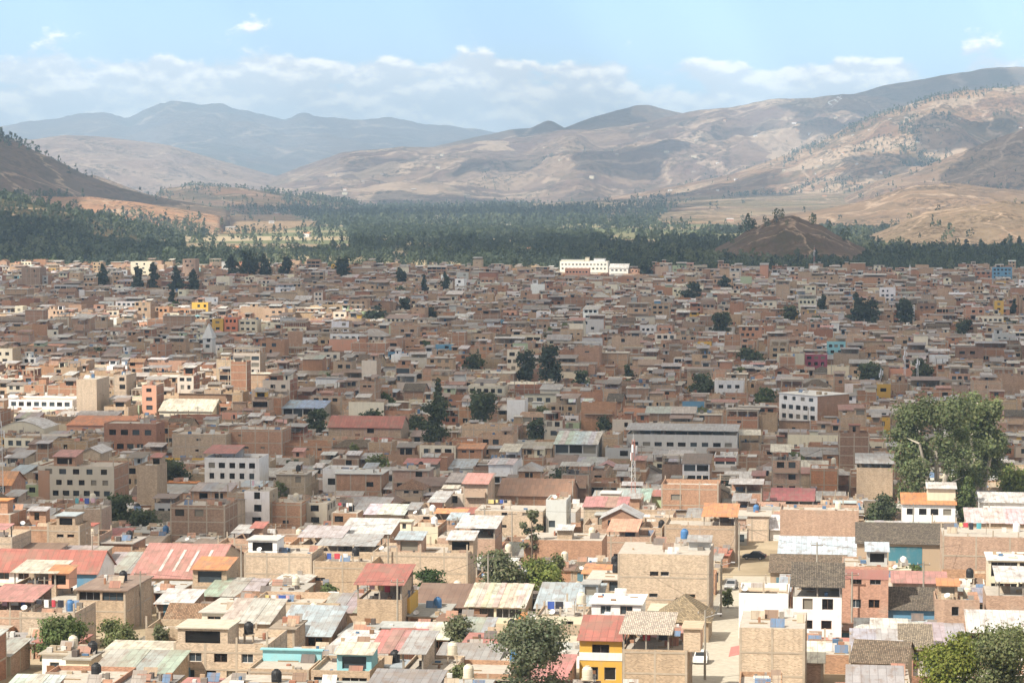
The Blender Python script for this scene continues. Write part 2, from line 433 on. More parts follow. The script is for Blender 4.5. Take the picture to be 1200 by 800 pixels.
        for (xa,za),(xb,zb) in zip(pts, pts[1:]):
            Rf.q((xa,-0.3,za+0.05),(xb,-0.3,zb+0.05),(xb,d,zb+0.05),(xa,d,za+0.05),rc,'metal')
            Wl.q((xa,0,h),(xb,0,h),(xb,0,zb),(xa,0,za),fc,fm); Wl.q((xa,d,h),(xb,d,h),(xb,d,zb),(xa,d,za),wc,wm)
    if Rf.v: parts['roof'] = Rf
    if roof == 'canopy':
        ch = s.get('ch', 2.3); cc = s.get('ccol', rc); cd = s.get('cd', d); Cn = Buf(); posts = []
        x0, x1 = s.get('cx', (0.0, 1.0)); x0 *= w; x1 *= w
        y0 = 0.1; y1 = min(d, cd)-0.1; zr = h+par*0+ch; rise = s.get('rise', 0.1*(y1-y0))
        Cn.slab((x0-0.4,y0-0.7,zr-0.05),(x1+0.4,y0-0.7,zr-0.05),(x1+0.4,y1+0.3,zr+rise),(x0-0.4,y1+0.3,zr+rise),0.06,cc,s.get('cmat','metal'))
        k = max(2, round((x1-x0)/3.2)+1)
        for i in range(k):
            a = x0+0.1+(x1-x0-0.2)*i/(k-1)
            for yy, zz in ((y0, zr-0.06), (y1, zr+rise-0.08)):
                pb = Buf(); pb.box(a-0.09, a+0.09, yy-0.09, yy+0.09, h, zz, (0.3,0.27,0.23), 'concrete'); posts.append(pb)
        if s.get('cback', r.random() < 0.6): Wl.box(x0+0.15, x1-0.15, y1-0.16, y1-0.02, h, zr+rise-0.1, wc, wm)
        if s.get('cside', r.random() < 0.4): Wl.box(x1-0.3, x1-0.15, y0+0.9, y1-0.2, h, zr-0.2, wc, wm)
        parts['canopy_roof'] = Cn; parts['canopy_post'] = posts
    for rm in s.get('rooms', ()):                       # rooms on the roof: (x0,x1,y0,y1,h,col,mat,roofcol,rooftype,opening)
        xa, xb, ya, yb, rh, c_, m_, rcl, rty, op = rm
        Rb = Buf(); rw = []
        rr = [] if not op else [(h+0.5 if op > 1 else h+0.9, h+rh-0.3, [((xb-xa)*0.15, (xb-xa)*0.85)] if op > 1 else [((xb-xa)*0.3, (xb-xa)*0.6)])]
        wall_face(Rb, (xa,ya), (1,0), (0,-1), xb-xa, h, h+rh, rr, c_, m_, rw)
        wall_face(Rb, (xb,ya), (0,1), (1,0), yb-ya, h, h+rh, [], c_, m_, rw)
        wall_face(Rb, (xa,yb), (0,-1), (-1,0), yb-ya, h, h+rh, [], c_, m_, rw)
        wall_face(Rb, (xb,yb), (-1,0), (0,1), xb-xa, h, h+rh, [], c_, m_, rw)
        Rr = Buf(); zt2 = h+rh
        if rty == 'shed':
            ri = 0.14*(yb-ya); Rr.slab((xa-0.3,ya-0.6,zt2+0.03),(xb+0.3,ya-0.6,zt2+0.03),(xb+0.3,yb+0.2,zt2+0.1+ri),(xa-0.3,yb+0.2,zt2+0.1+ri),0.06,rcl,'metal')
            Rb.q((xa,yb,zt2),(xb,yb,zt2),(xb,yb,zt2+ri),(xa,yb,zt2+ri),c_,m_)
            Rb.q((xb,ya,zt2),(xb,yb,zt2),(xb,yb,zt2+ri),(xb,ya,zt2),c_,m_); Rb.q((xa,ya,zt2),(xa,yb,zt2),(xa,yb,zt2+ri),(xa,ya,zt2),c_,m_)
        else: Rr.box(xa-0.25, xb+0.25, ya-0.3, yb+0.15, zt2, zt2+0.14, rcl, 'concrete', True)
        parts.setdefault('rooftop_room', []).append((Rb, Rr, rw))
    if s.get('skeleton'):                               # an unfinished storey: columns, beams and part of a slab
        Sk = Buf(); zz = h+2.35; nx = max(1, round(w/3.4)); ny = max(1, round(d/4.0)); fd = s['skeleton']
        for i in range(nx+1):
            for j in range(ny+1):
                a, b_ = 0.2+(w-0.4)*i/nx, 0.2+(d-0.4)*j/ny; Sk.box(a-0.12, a+0.12, b_-0.12, b_+0.12, h, zz+(0.0 if b_ > d*fd else r.choice([0.4, 0.9])), CONC, 'concrete')
        for j in range(ny+1):
            b_ = 0.2+(d-0.4)*j/ny; Sk.box(0.08, w-0.08, b_-0.13, b_+0.13, zz, zz+0.25, CONC, 'concrete', True)
        Sk.box(-0.25, w+0.25, d*fd, d+0.1, zz+0.24, zz+0.42, (0.44,0.40,0.35), 'concrete', True)
        if r.random() < 0.6: Sk.box(0.1, w-0.1, d-0.3, d-0.14, h, zz, wc, wm)
        parts['open_storey'] = Sk
    if s.get('balcony') and det and n > 1:
        bz = sh*(n-1); bw = (0.08*w, 0.92*w); bc = s.get('balc', fc); Bb = Buf()
        Bb.box(bw[0], bw[1], -1.0, 0.0, bz-0.18, bz-0.02, CONC, 'concrete', True)
        Bb.box(bw[0], bw[1], -1.0, -0.9, bz-0.02, bz+0.85, bc, 'plaster'); Bb.box(bw[0], bw[0]+0.1, -0.9, 0, bz-0.02, bz+0.85, bc, 'plaster'); Bb.box(bw[1]-0.1, bw[1], -0.9, 0, bz-0.02, bz+0.85, bc, 'plaster')
        parts['balcony'] = Bb
    if Fr.v: parts['concrete_frame'] = Fr
    return parts, wins
def win_bufs(win, r, near=True, framecol=None):
    """pane quad set in the opening, with a frame of bars"""
    a, b, c, d, _, dn = win
    Pn = Buf(); t = r.random()
    pc = DARK if t < 0.62 else (0.05, 0.065, 0.075) if t < 0.88 else (0.22, 0.20, 0.16)
    Pn.q(a, b, c, d, pc, 'glass')
    Fm = None
    if near:
        fc = framecol or r.choice([(0.55,0.53,0.5),(0.12,0.08,0.06),(0.2,0.2,0.2),(0.35,0.2,0.12)])
        Fm = Buf(); A, Bv, C, D = map(Vector, (a, b, c, d)); n3 = Vector((dn[0], dn[1], 0))*0.05
        U = (Bv-A); V = (D-A); wu, wv = U.length, V.length
        if wu < 0.1 or wv < 0.1: return Pn, None
        U /= wu; V /= wv
        def bar(u0, u1, v0, v1):
            p = [A+U*x+V*y+n3 for x, y in ((u0,v0),(u1,v0),(u1,v1),(u0,v1))]; q = [A+U*x+V*y for x, y in ((u0,v0),(u1,v0),(u1,v1),(u0,v1))]
            Fm.q(*[tuple(x) for x in p], fc, 'paint')
            for i in range(4):
                j = (i+1) % 4; Fm.q(tuple(q[i]),tuple(q[j]),tuple(p[j]),tuple(p[i]),fc,'paint')
        k = 0.07
        bar(0, wu, 0, k); bar(0, wu, wv-k, wv); bar(0, k, k, wv-k); bar(wu-k, wu, k, wv-k)
        m_ = max(1, round(wu/0.9))
        for i in range(1, m_): x = wu*i/m_; bar(x-0.03, x+0.03, k, wv-k)
    return Pn, Fm
SUN_E, SKY_S, CLOUD_L, HAZE, EXPO = 4.5, 0.085, 12.0, 7.4e-5, 0.76
SKY_T = (0.80, 0.89, 1.03); HAZE_C = (0.55, 0.77, 1.0)

# ------------------------------------------------------------------ palette (real base colours)
TAN=(0.43,0.325,0.225); PALE=(0.49,0.385,0.28); PINKB=(0.42,0.285,0.205); ORB=(0.40,0.235,0.15); RUST=(0.33,0.175,0.115); BROWN=(0.30,0.20,0.14)
WHITE=(0.78,0.77,0.74); CREAM=(0.66,0.60,0.45); GREYP=(0.48,0.48,0.45); BLUE=(0.12,0.26,0.38); TEAL=(0.06,0.19,0.24); YEL=(0.60,0.37,0.07); TURQ=(0.27,0.54,0.58); SALM=(0.62,0.33,0.22); GRN=(0.40,0.48,0.30); MAG=(0.38,0.09,0.14)
R_RED=(0.37,0.135,0.105); R_PINK=(0.43,0.21,0.18); R_GREY=(0.36,0.36,0.35); R_BLUE=(0.36,0.42,0.45); R_BROWN=(0.20,0.125,0.09); R_TILE=(0.19,0.15,0.115); R_DTILE=(0.145,0.125,0.105); R_ORG=(0.55,0.24,0.10); R_WHITE=(0.57,0.565,0.545); R_CREAM=(0.55,0.52,0.42); R_LBLUE=(0.47,0.55,0.61)
HOUSES = []          # every house: dict with its footprint, spec and label
def lm(nick, name, label, cat, x0, x1, yt, yb, yv, n, d, yaw=7.5, **s):
    xg, Y = ground_at((x0+x1)/2, yb)
    X0 = (x0-600)/FPX*Y; X1 = (x1-600)/FPX*Y
    a = math.radians(yaw)
    w = (X1-X0)/math.cos(a) if yaw < 40 else s.pop('w')
    # the front's left corner sits on the row given for the middle of the front
    y0 = Y + 0.5*w*math.sin(a)
    X0 = (x0-600)/FPX*y0
    if yaw < 40: w = (X1-X0)/math.cos(a)
    h = max(1.8, (yb-yt)*Y/FPX)
    s.update(w=w, d=d, h=h, n=n); s.setdefault('omit', 0.0)
    HOUSES.append(dict(nick=nick, name=name, label=label, cat=cat, X=X0, Y=y0, z=g1(X0, Y), yaw=a, s=s, yv=yv, px=((x0+x1)/2), pw=(x1-x0)/2, D=Y, lm=True, yt=yt))
B, P_ = 'brick_house', 'plastered_house'
def setw(**k): return k
# --- near, sunlit slope, photo's left part
lm('the long red-roofed school','school_building','long white building under a red metal roof with one blue painted end','school',-40,112,668,702,686,2,9,wall=WHITE,wmat='plaster',roof='gable_u',rcol=R_RED,rmat='metal',rise=2.6,win='regular',panel=(0.84,0.995,1.9,4.3,BLUE))
lm('the wide red hall','market_hall','wide low hall under a salmon red roof with four pale skylight strips','hall',150,246,676,692,688,1,24,wall=PALE,roof='gable_u',rcol=R_PINK,rmat='metal',rise=3.6,strips=4,win='blank')
lm('the square brick block with the window band',B,'square tan brick block with a glazed band under its flat brown roof','house',86,144,691,738,733,2,13,wall=TAN,win='band',roof='slab',rcol=(0.27,0.19,0.14),rmat='metal',step=6,rooms=())
lm('the brick house with the orange roof room',B,'tan brick house whose top floor is an open room under an orange roof','house',222,263,686,706,690,1,9,wall=TAN,roof='flat',par=0.2,win='blank',stubs=False,rooms=((0.1,5.3,0.1,6.5,2.5,TAN,'brick',R_ORG,'shed',2),))
lm('the grey tin sheds','tin_shed','low brick shed under patched grey tin sheets beside the wide red hall','shed',236,297,697,713,706,1,9,wall=ORB,roof='shed',rcol=R_GREY,nsheet=3,win='few',ov=0.9)
lm('the pale tin shed','tin_shed','low shed with one pale bluish tin sheet behind the leafy bush','shed',180,222,706,722,716,1,7,wall=BROWN,roof='shed',rcol=R_WHITE,win='few',ov=0.8)
lm('the unfinished pale brick house',B,'unfinished pale brick house with open dark windows and a flat-roofed top room','house',200,312,762,803,800,2,10,wall=PALE,win='regular',roof='flat',par=0.9,stubs=True,rooms=((0.3,6.2,0.6,6,2.5,PALE,'brick',(0.5,0.46,0.38),'flat',2),))
lm('the house with the red edge',P_,'low house with a cream roof edged by a bright red band','house',110,200,770,797,778,1,8,wall=CREAM,wmat='plaster',front=R_RED,roof='shed',rcol=R_CREAM,rise=0.5,win='blank',ov=0.1)
lm('the corner tin roof house',B,'low brick house under wavy grey tin sheets at the lower picture edge','house',104,196,787,815,800,1,8,wall=TAN,roof='shed',rcol=R_GREY,nsheet=4,win='blank',ov=0.4,rise=1.0)
lm('the small white box house',P_,'small white box house with a concrete slab roof and one door','house',44,74,766,800,790,1,5,wall=WHITE,wmat='plaster',roof='slab',rcol=(0.4,0.36,0.3),win='few')
lm('the small cream box house',P_,'small cream box house with a wide dark window under a slab roof','house',72,100,772,806,796,1,5,wall=CREAM,wmat='plaster',roof='slab',rcol=(0.36,0.34,0.3),win='regular')
lm('the pale brick wall house',B,'pale brick house with blank wall and low parapet above the leafy bush','house',18,84,722,762,750,2,9,wall=PALE,win='blank',roof='flat',par=0.6)
lm('the red lean-to house',B,'brick house with a faded red lean-to sheet roof over a dark terrace','house',-20,34,722,758,740,1,8,wall=PINKB,roof='canopy',ccol=R_PINK,win='few',ch=2.2,rise=0.8)
lm('the arched dormer house',B,'brick house with a small orange dormer roof and pale arched canopy','house',12,62,688,722,712,1,7,wall=TAN,roof='canopy',ccol=R_CREAM,win='few',rooms=((5.0,8.0,0.2,4,2.2,SALM,'plaster',R_ORG,'shed',2),))
# --- near, middle
lm('the long pale brick wall',B,'long blank pale brick house with a white slab corner, sunlit','house',284,364,650,692,676,2,9,wall=PALE,win='blank',roof='flat',par=0.4,rooms=((0.4,5,1,6,2.2,WHITE,'plaster',(0.5,0.5,0.48),'flat',2),))
lm('the dark-topped brick house',B,'pale brick house with a roof terrace and one dark slot window','house',365,435,664,694,688,1,9,wall=TAN,win='slit',roof='flat',par=0.9,stubs=True,rows=lambda r:[(1.7,2.3,[(0.3,1.9)])])
lm('the big pale brick house with lean-tos',B,'big pale brick house whose roof carries two small tin lean-tos','house',436,548,650,690,684,2,10,wall=PALE,win='blank',roof='flat',par=0.5,rooms=((3.5,7.5,1.5,6,2.3,PINKB,'brick',R_BLUE,'shed',2),(11.5,15.5,3,8,2.2,TAN,'brick',R_WHITE,'shed',2)))
lm('the brick house with the pale slope roof',B,'brick house under a pale grey sloping metal roof with low eaves','house',397,456,624,668,642,2,10,wall=PINKB,roof='shed',rcol=(0.55,0.56,0.54),win='few')
lm('the open shelter house',B,'brick house with an open grey sheet shelter on thin posts','house',350,398,644,672,652,1,8,wall=TAN,roof='canopy',ccol=(0.44,0.40,0.40),win='few',cback=False)
lm('the second open shelter house',B,'low brick house with a long grey-white shelter above its dark terrace','house',372,437,652,676,664,1,8,wall=PALE,roof='canopy',ccol=R_GREY,win='few',ch=2.0,cback=False)
lm('the brick house with the white sheet roof',B,'pink brick house with one white sheet roof tilted over its rear','house',512,580,630,670,648,2,9,wall=PINKB,win='blank',roof='canopy',ccol=R_WHITE,cx=(0.35,1.0),ch=1.9)
lm('the red terrace canopy house',B,'brick house with a red canopy roof over a dark open terrace','house',417,470,704,742,736,1,9,wall=TAN,roof='canopy',ccol=R_RED,win='blank',ch=2.4,par=0.3,cback=True,rise=1.4)
lm('the yellow wall house',P_,'narrow house with a bright yellow upper wall beside the red canopy','house',456,479,700,738,732,2,7,wall=YEL,wmat='plaster',front=TAN,fmat='brick',win='none',roof='flat',par=0.1,stubs=False,band=(2.4,4.4,YEL))
lm('the long brown metal roof','tin_shed','long shed under a rusty brown metal roof beside the yellow wall','shed',482,546,710,728,722,1,10,wall=BROWN,roof='shed',rcol=R_BROWN,win='open',rise=1.6)
lm('the striped tin roof','tin_shed','open shed under a wide cream tin roof with rust brown stripes','shed',546,614,710,730,726,1,10,wall=CREAM,wmat='plaster',roof='shed',rcol=R_CREAM,nsheet=11,win='open',rise=1.6)
lm('the blue-grey gable house',B,'brick house under a big smooth blue-grey metal roof','house',322,386,742,764,752,1,10,wall=BROWN,roof='shed',rcol=R_BLUE,rise=1.9,win='few',ov=0.9)
lm('the narrow tan tower house',B,'narrow tan brick house with a concrete slab beside the blue-grey roof','house',316,343,736,780,772,2,6,wall=TAN,win='blank',roof='slab',rcol=(0.3,0.25,0.2))
lm('the turquoise room house',B,'tan brick house carrying a turquoise room with white and orange roof','house',362,432,790,818,800,1,9,wall=TAN,win='open',roof='flat',par=0.5,stubs=False,rooms=((2.7,6.6,1.2,5,2.2,TURQ,'plaster',R_CREAM,'shed',2),))
lm('the turquoise parapet house',B,'tan brick house with a turquoise painted roof parapet and laundry','house',288,360,786,815,800,1,9,wall=TAN,win='few',roof='flat',par=0.3,stubs=False,rooms=((0.2,7,6.2,6.6,1.3,TURQ,'plaster',TURQ,'flat',0),))
lm('the caged roof house',B,'pale brick house with a grey metal cage frame on its roof','house',470,530,788,818,800,1,9,wall=PALE,win='few',roof='canopy',ccol=R_GREY,cx=(0.0,0.42),ch=2.3,par=0.4,cback=False)
lm('the small red shed','tin_shed','small shed with a crooked red sheet roof among grey tin roofs','shed',448,488,756,774,768,1,7,wall=RUST,roof='shed',rcol=R_RED,nsheet=3,win='few')
lm('the white tin roof house',B,'low brick house with a bright white tin roof sloping forward','house',478,524,748,766,758,1,7,wall=BROWN,roof='shed',rcol=R_WHITE,nsheet=2,win='open')
lm('the grey lean-to row','tin_shed','row of grey and white tin lean-tos over an open dark yard','shed',526,572,742,764,758,1,7,wall=GREYP,wmat='plaster',roof='shed',rcol=R_GREY,nsheet=4,win='open')
lm('the salmon patch roof','tin_shed','low shed of salmon and pink roof sheets beside the caged roof','shed',432,470,764,786,780,1,9,wall=RUST,roof='shed',rcol=R_PINK,nsheet=3,win='few')
lm('the tall slit-window brick building','brick_building','tall pale brick building with four small slit windows in its blank wall','building',725,832,648,727,718,3,12,wall=PALE,win='none',roof='flat',par=0.0,step=30,rows=lambda r:[(3.3,3.85,[(4.4,5.6),(9.2,10.9)]),(6.3,6.95,[(4.5,5.7),(6.0,7.2)])],stubs=False,rooms=((9.6,12.6,5,8,1.2,GREYP,'plaster',R_GREY,'shed',0),))
lm('the framed brick wall house',B,'orange brick house divided by pale columns above the green hedge','house',614,706,632,672,656,2,9,wall=ORB,win='none',roof='flat',par=0.0,step=4.6,rooms=((5.5,8,1,4,1.6,TAN,'brick',R_WHITE,'shed',0),))
lm('the light blue shed roof','tin_shed','low shed under a smooth light blue sheet roof with a boxy dormer','shed',628,702,712,732,722,1,10,wall=BROWN,roof='shed',rcol=R_BLUE,rise=1.9,win='open',rooms=((6.0,8.2,5.0,8.5,2.6,R_BLUE,'metal',R_GREY,'flat',2),))
lm('the cream and brick house',B,'house with cream lower wall and a pale brick upper band','house',628,686,724,774,760,2,8,wall=TAN,front=CREAM,fmat='plaster',win='few',roof='flat',par=0.3,band=(3.3,4.6,TAN))
lm('the white-roofed house with blue laundry',P_,'white plastered house with a flat white roof and blue laundry','house',694,752,707,745,735,2,8,wall=WHITE,wmat='plaster',roof='slab',rcol=(0.7,0.69,0.66),win='regular')
lm('the yellow balcony house',P_,'yellow two-storey house with a white balcony under a red metal roof','house',680,730,748,806,800,2,7,wall=TAN,front=YEL,fmat='plaster',roof='shed',rcol=R_RED,rise=1.5,win='regular',band=(3.2,4.1,WHITE),rmat='metal')
lm('the ragged terrace house',B,'tan brick house with a ragged pale roof over its cluttered open terrace','house',731,807,762,812,803,2,9,wall=TAN,win='none',roof='canopy',ccol=(0.5,0.44,0.38),cmat='tile',ch=2.1,par=0.2,cx=(0,0.72),cback=True,rooms=((6.8,8.7,0.3,5,2.6,PALE,'brick',PALE,'flat',0),))
lm('the hipped straw-brown roof','adobe_house','old adobe house under a pyramid roof of straw-brown tiles','house',772,832,727,752,735,1,9,wall=(0.36,0.27,0.18),wmat='plaster',roof='hip',rcol=(0.30,0.24,0.16),rise=2.8,win='few')
lm('the orange canopy house',B,'pale brick house with an orange canopy and white laundry on its roof','house',780,863,618,660,652,2,10,wall=TAN,win='none',roof='canopy',ccol=R_ORG,cx=(0.55,1.0),ch=2.2,step=5,par=0.5,cback=False)
lm('the pale three-storey brick house','brick_building','three-storey pale pinkish brick house with a stepped top and tiny windows','building',556,636,598,642,634,3,9,wall=PALE,win='slit',roof='flat',par=0.0,step=4.2)
lm('the grey cube house',P_,'grey-white plastered cube house with big square black windows','house',640,664,586,642,632,3,8,wall=(0.55,0.57,0.54),wmat='plaster',win='few',roof='flat',par=0.2,stubs=False,swin='few')
lm('the salmon awning house',B,'pink brick house with a small salmon awning behind the tall blank building','house',693,764,634,664,648,1,9,wall=PINKB,roof='canopy',ccol=SALM,cx=(0.3,0.75),ch=1.9,win='few')
# --- near, photo's right part
lm('the long red brick house',B,'long red brick house with laundry on its roof behind the light blue roof','house',916,1008,600,650,630,2,8,wall=PINKB,win='none',roof='flat',par=0.5,step=5)
lm('the light blue metal roof',B,'low tan house under a long light blue metal roof','house',915,1013,651,672,658,1,11,wall=TAN,roof='shed',rcol=R_LBLUE,rise=1.7,win='slit')
lm('the brown tiled house','adobe_house','tan house with a brown clay tile roof and two dark openings','house',905,993,670,692,680,1,7,wall=TAN,wmat='plaster',roof='shed',rcol=R_TILE,rmat='tile',rise=1.7,win='few')
lm('the white three-storey house','white_house','white three-storey house with black windows and a grey tiled top','house',932,989,698,768,754,3,9,wall=WHITE,wmat='plaster',win='regular',roof='canopy',ccol=R_DTILE,cmat='tile',ch=1.4,rise=1.8,par=0.0,cback=True,stubs=False,cd=8)
lm('the red three-storey brick house','brick_building','three-storey red brick house with wide windows and a salmon roof edge','building',990,1044,664,748,735,3,9,wall=PINKB,front=(0.47,0.27,0.19),win='regular',roof='flat',par=0.2,stubs=False,rooms=((3.2,5.9,2,6,2.0,GREYP,'plaster',R_LBLUE,'shed',2),),band=(7.9,9.2,R_PINK))
lm('the blue fronted house',P_,'blue painted house with a dark grey tiled roof and small balcony','house',1044,1099,713,748,737,1,8,wall=BLUE,wmat='plaster',roof='shed',rcol=R_DTILE,rmat='tile',rise=1.6,win='few')
lm('the pink edged brick house',B,'brick house with a pink metal eave above two dark windows','house',1050,1112,682,720,692,1,6,wall=PINKB,roof='shed',rcol=R_PINK,rise=0.7,win='few')
lm('the cluttered brick terrace house',B,'brick house with plants and laundry on its terrace beside the blue front','house',1100,1152,706,752,736,2,7,wall=PINKB,win='few',roof='flat',par=0.5,rooms=((0.5,3,3,6,1.9,TAN,'brick',R_ORG,'shed',2),))
lm('the long dark tiled roof','adobe_house','long house with dark clay tiles above a teal blue wall','house',1007,1110,636,678,664,2,10,wall=TAN,wmat='plaster',roof='shed',rcol=R_DTILE,rmat='tile',rise=2.0,win='none',panel=(0.36,0.74,0,5.3,TEAL))
lm('the wide pinkish brick house','brick_building','wide pinkish brick building with pale floor bands and blank front','building',1108,1226,628,694,662,3,10,wall=PINKB,win='none',roof='flat',par=0.0,step=6)
lm('the cream house with big windows',P_,'cream house with wide pale windows under a white roof slab','house',1163,1232,656,706,688,2,8,wall=CREAM,wmat='plaster',win='open',roof='slab',rcol=(0.7,0.69,0.66))
lm('the brick house with the white sheet',B,'brick house with a white laundry sheet hung across its terrace','house',1160,1232,697,748,716,2,8,wall=PINKB,win='few',roof='canopy',ccol=R_WHITE,ch=2.0,cx=(0.2,1))
lm('the white metal roof shed','tin_shed','low shed with a broad white metal roof behind the bright bush','shed',1140,1232,740,768,760,1,7,wall=(0.5,0.3,0.12),wmat='plaster',roof='shed',rcol=R_WHITE,rise=1.5,win='open')
lm('the big blank brick wall','brick_building','big sunlit pale brick building with a blank wall edging the street','building',869,946,734,818,805,3,11,wall=PALE,win='none',roof='flat',par=0.0,step=3.8,stubs=False)
lm('the white walled terrace',P_,'white walled roof terrace behind the big blank brick wall','house',868,926,702,748,735,2,9,wall=WHITE,wmat='plaster',front=WHITE,win='none',roof='flat',par=0.9,rooms=((0.2,5,1,3,1.0,PALE,'brick',PALE,'flat',0),))
lm('the old adobe tile house','adobe_house','old low adobe house under a sagging brown tile roof','house',1002,1064,774,802,792,1,8,wall=(0.48,0.38,0.26),wmat='plaster',roof='gable_u',rcol=R_TILE,rise=1.7,win='few',yaw=16)
lm('the small grey tiled house','adobe_house','small adobe house with a smooth grey-brown tile roof','house',1060,1096,759,785,775,1,8,wall=(0.48,0.38,0.26),wmat='plaster',roof='shed',rcol=(0.27,0.23,0.18),rmat='tile',rise=1.5,win='few')
lm('the white house with the orange roof','white_house','white two-storey house with orange roof beneath the big eucalyptus','house',1060,1122,590,627,613,2,8,wall=WHITE,wmat='plaster',win='regular',roof='shed',rcol=R_ORG,rise=1.2,rooms=((5.0,10.5,2.5,7,2.9,CREAM,'plaster',R_WHITE,'shed',0),))
lm('the pale pink roof house',B,'brick house with a pale grey and pink metal roof','house',1136,1226,612,648,628,1,8,wall=TAN,roof='shed',rcol=(0.55,0.46,0.44),nsheet=4,rise=1.6,win='few')
lm('the long white wall house',P_,'low white house with a long plain wall behind the pink roof','house',1152,1226,588,626,606,1,8,wall=WHITE,wmat='plaster',roof='shed',rcol=R_WHITE,rise=1.0,win='none')
# --- middle distance, in the cloud's shade
lm('the striped apartment block','apartment_building','tall apartment block of brick and cream bays with black windows','apartments',42,132,547,598,592,4,12,wall=ORB,front=(0.50,0.45,0.36),fmat='plaster',win='regular',roof='flat',par=0.3,panel=(0.0,0.15,0,9,ORB),stubs=True,rooms=((3,8,2,8,2.2,ORB,'brick',R_PINK,'shed',2),))
lm('the white double house','white_house','white house with black windows and red-roofed top terrace','house',238,303,540,578,567,3,10,wall=WHITE,wmat='plaster',win='regular',roof='canopy',ccol=R_RED,cx=(0,0.55),ch=2.0)
lm('the white corner house','white_house','white corner house with black windows beside a grey slab roof','house',377,412,553,592,578,2,8,wall=WHITE,wmat='plaster',win='regular',roof='flat',par=0.8,stubs=False)
lm('the grey slab house',B,'brick house with a wide light grey slab roof','house',392,446,555,594,580,2,10,wall=ORB,win='few',roof='slab',rcol=(0.5,0.51,0.5))
lm('the long grey school','school_building','long light grey school with a grey roof over a dark open top floor','school',735,864,511,543,524,2,13,wall=(0.57,0.56,0.52),wmat='plaster',win='regular',roof='canopy',ccol=R_GREY,ch=1.7,cback=True,rise=0.6,par=0.5,stubs=False)
lm('the white window block','school_building','white building with rows of windows on its long angled face','school',914,946,462,505,492,4,14,yaw=50,w=16,wall=ORB,front=WHITE,fmat='plaster',win='regular',roof='slab',rcol=(0.66,0.66,0.64),frame=False)
lm('the broad brown roof','market_hall','broad rusty brown metal roof over a low brick hall','hall',584,668,580,604,592,1,16,wall=ORB,roof='gable_u',rcol=(0.32,0.185,0.12),rmat='metal',rise=2.8,win='few')
lm('the tall blank tan tower','apartment_building','tall narrow tan brick tower with blank walls in a sunlit patch','apartments',88,112,444,494,482,4,14,wall=PALE,win='none',roof='flat',par=0.0,stubs=True)
lm('the second tan tower','apartment_building','tan brick tower with a cream front behind the taller blank one','apartments',132,147,440,478,466,4,12,wall=PALE,win='few',roof='flat',par=0.3)
lm('the red-windowed tower','apartment_building','narrow salmon tower with a column of dark windows','apartments',165,182,452,494,484,4,9,wall=RUST,front=SALM,fmat='plaster',win='regular',roof='flat',par=0.3)
lm('the long orange roof','market_hall','long hall under a bright orange roof','hall',76,150,498,514,506,1,13,wall=SALM,wmat='plaster',roof='shed',rcol=(0.58,0.22,0.09),rise=1.6,win='regular')
lm('the white vaulted roof','market_hall','hall with a white curved vault roof','hall',-4,50,502,518,508,1,14,wall=CREAM,wmat='plaster',roof='vault',rcol=R_WHITE,win='none')
lm('the red brick block','brick_building','red brick block with two rows of paired dark windows','building',120,182,497,530,520,2,9,wall=RUST,win='regular',roof='flat',par=0.3)
lm('the cream gabled sheds','market_hall','cream gabled hall with pale roof in the sunlit patch','hall',185,248,481,496,488,1,16,wall=CREAM,wmat='plaster',roof='gable_u',rcol=R_CREAM,rmat='metal',rise=3,win='none')
lm('the white low complex',P_,'low white complex of flat roofs in the sunlit patch','house',8,84,470,488,482,2,14,wall=WHITE,wmat='plaster',win='regular',roof='flat',par=0.5)
lm('the yellow row house',P_,'yellow house in the coloured row among far brick houses','house',248,261,374,396,390,3,9,wall=YEL,wmat='plaster',win='regular',roof='flat',par=0.2)
lm('the orange row house',P_,'orange-red house in the coloured row between yellow and cream ones','house',262,278,372,396,390,3,9,wall=(0.62,0.22,0.12),wmat='plaster',win='regular',roof='flat',par=0.2)
lm('the cream row house',P_,'cream house at the end of the coloured row','house',279,301,375,396,390,3,9,wall=CREAM,wmat='plaster',win='regular',roof='flat',par=0.2)
lm('the white hotel','hotel_building','long bright white building at the far city edge before the forest','hotel',656,712,307,322,321,3,16,wall=(0.76,0.73,0.64),wmat='plaster',win='regular',roof='flat',par=0.6,stubs=False,rooms=((1,20,2,10,1.6,(0.72,0.66,0.5),'plaster',R_WHITE,'flat',0),(21,24,1,8,3.6,CREAM,'plaster',R_CREAM,'flat',0),(28,37,2,12,2.6,WHITE,'plaster',R_WHITE,'flat',0)))
lm('the cream annex','hotel_building','low pale annex stepping down beside the bright white building','hotel',714,736,314,324,323,2,12,wall=(0.74,0.72,0.66),wmat='plaster',win='regular',roof='shed',rcol=R_WHITE,rise=3)
lm('the pink hotel wing','hotel_building','low salmon building in front of the long white one','hotel',662,690,315,327,325,2,12,wall=SALM,wmat='plaster',win='regular',roof='flat',par=0.3,stubs=False)
lm('the tan block at the trees','apartment_building','tan block behind dark conifers at the far city edge','apartments',153,178,307,326,324,4,12,wall=CREAM,wmat='plaster',win='few',roof='flat',par=0.3)
lm('the pink block at the trees','apartment_building','dull pink block behind dark conifers at the far city edge','apartments',214,229,304,328,326,5,12,wall=PINKB,win='few',roof='flat',par=0.3)
lm('the brown block at the edge','apartment_building','brown brick block standing alone at the far city edge','apartments',25,47,314,338,335,4,14,wall=BROWN,win='few',roof='flat',par=0.3)
lm('the tall plain brick row',B,'tall plain brick house with thin pale columns in the shade','house',200,264,510,548,536,3,11,wall=TAN,win='slit',roof='flat',par=0.4)
lm('the second plain brick row',B,'wide plain brick house with column stubs on its roof','house',266,330,504,546,532,3,11,wall=ORB,win='slit',roof='flat',par=0.3,stubs=True)
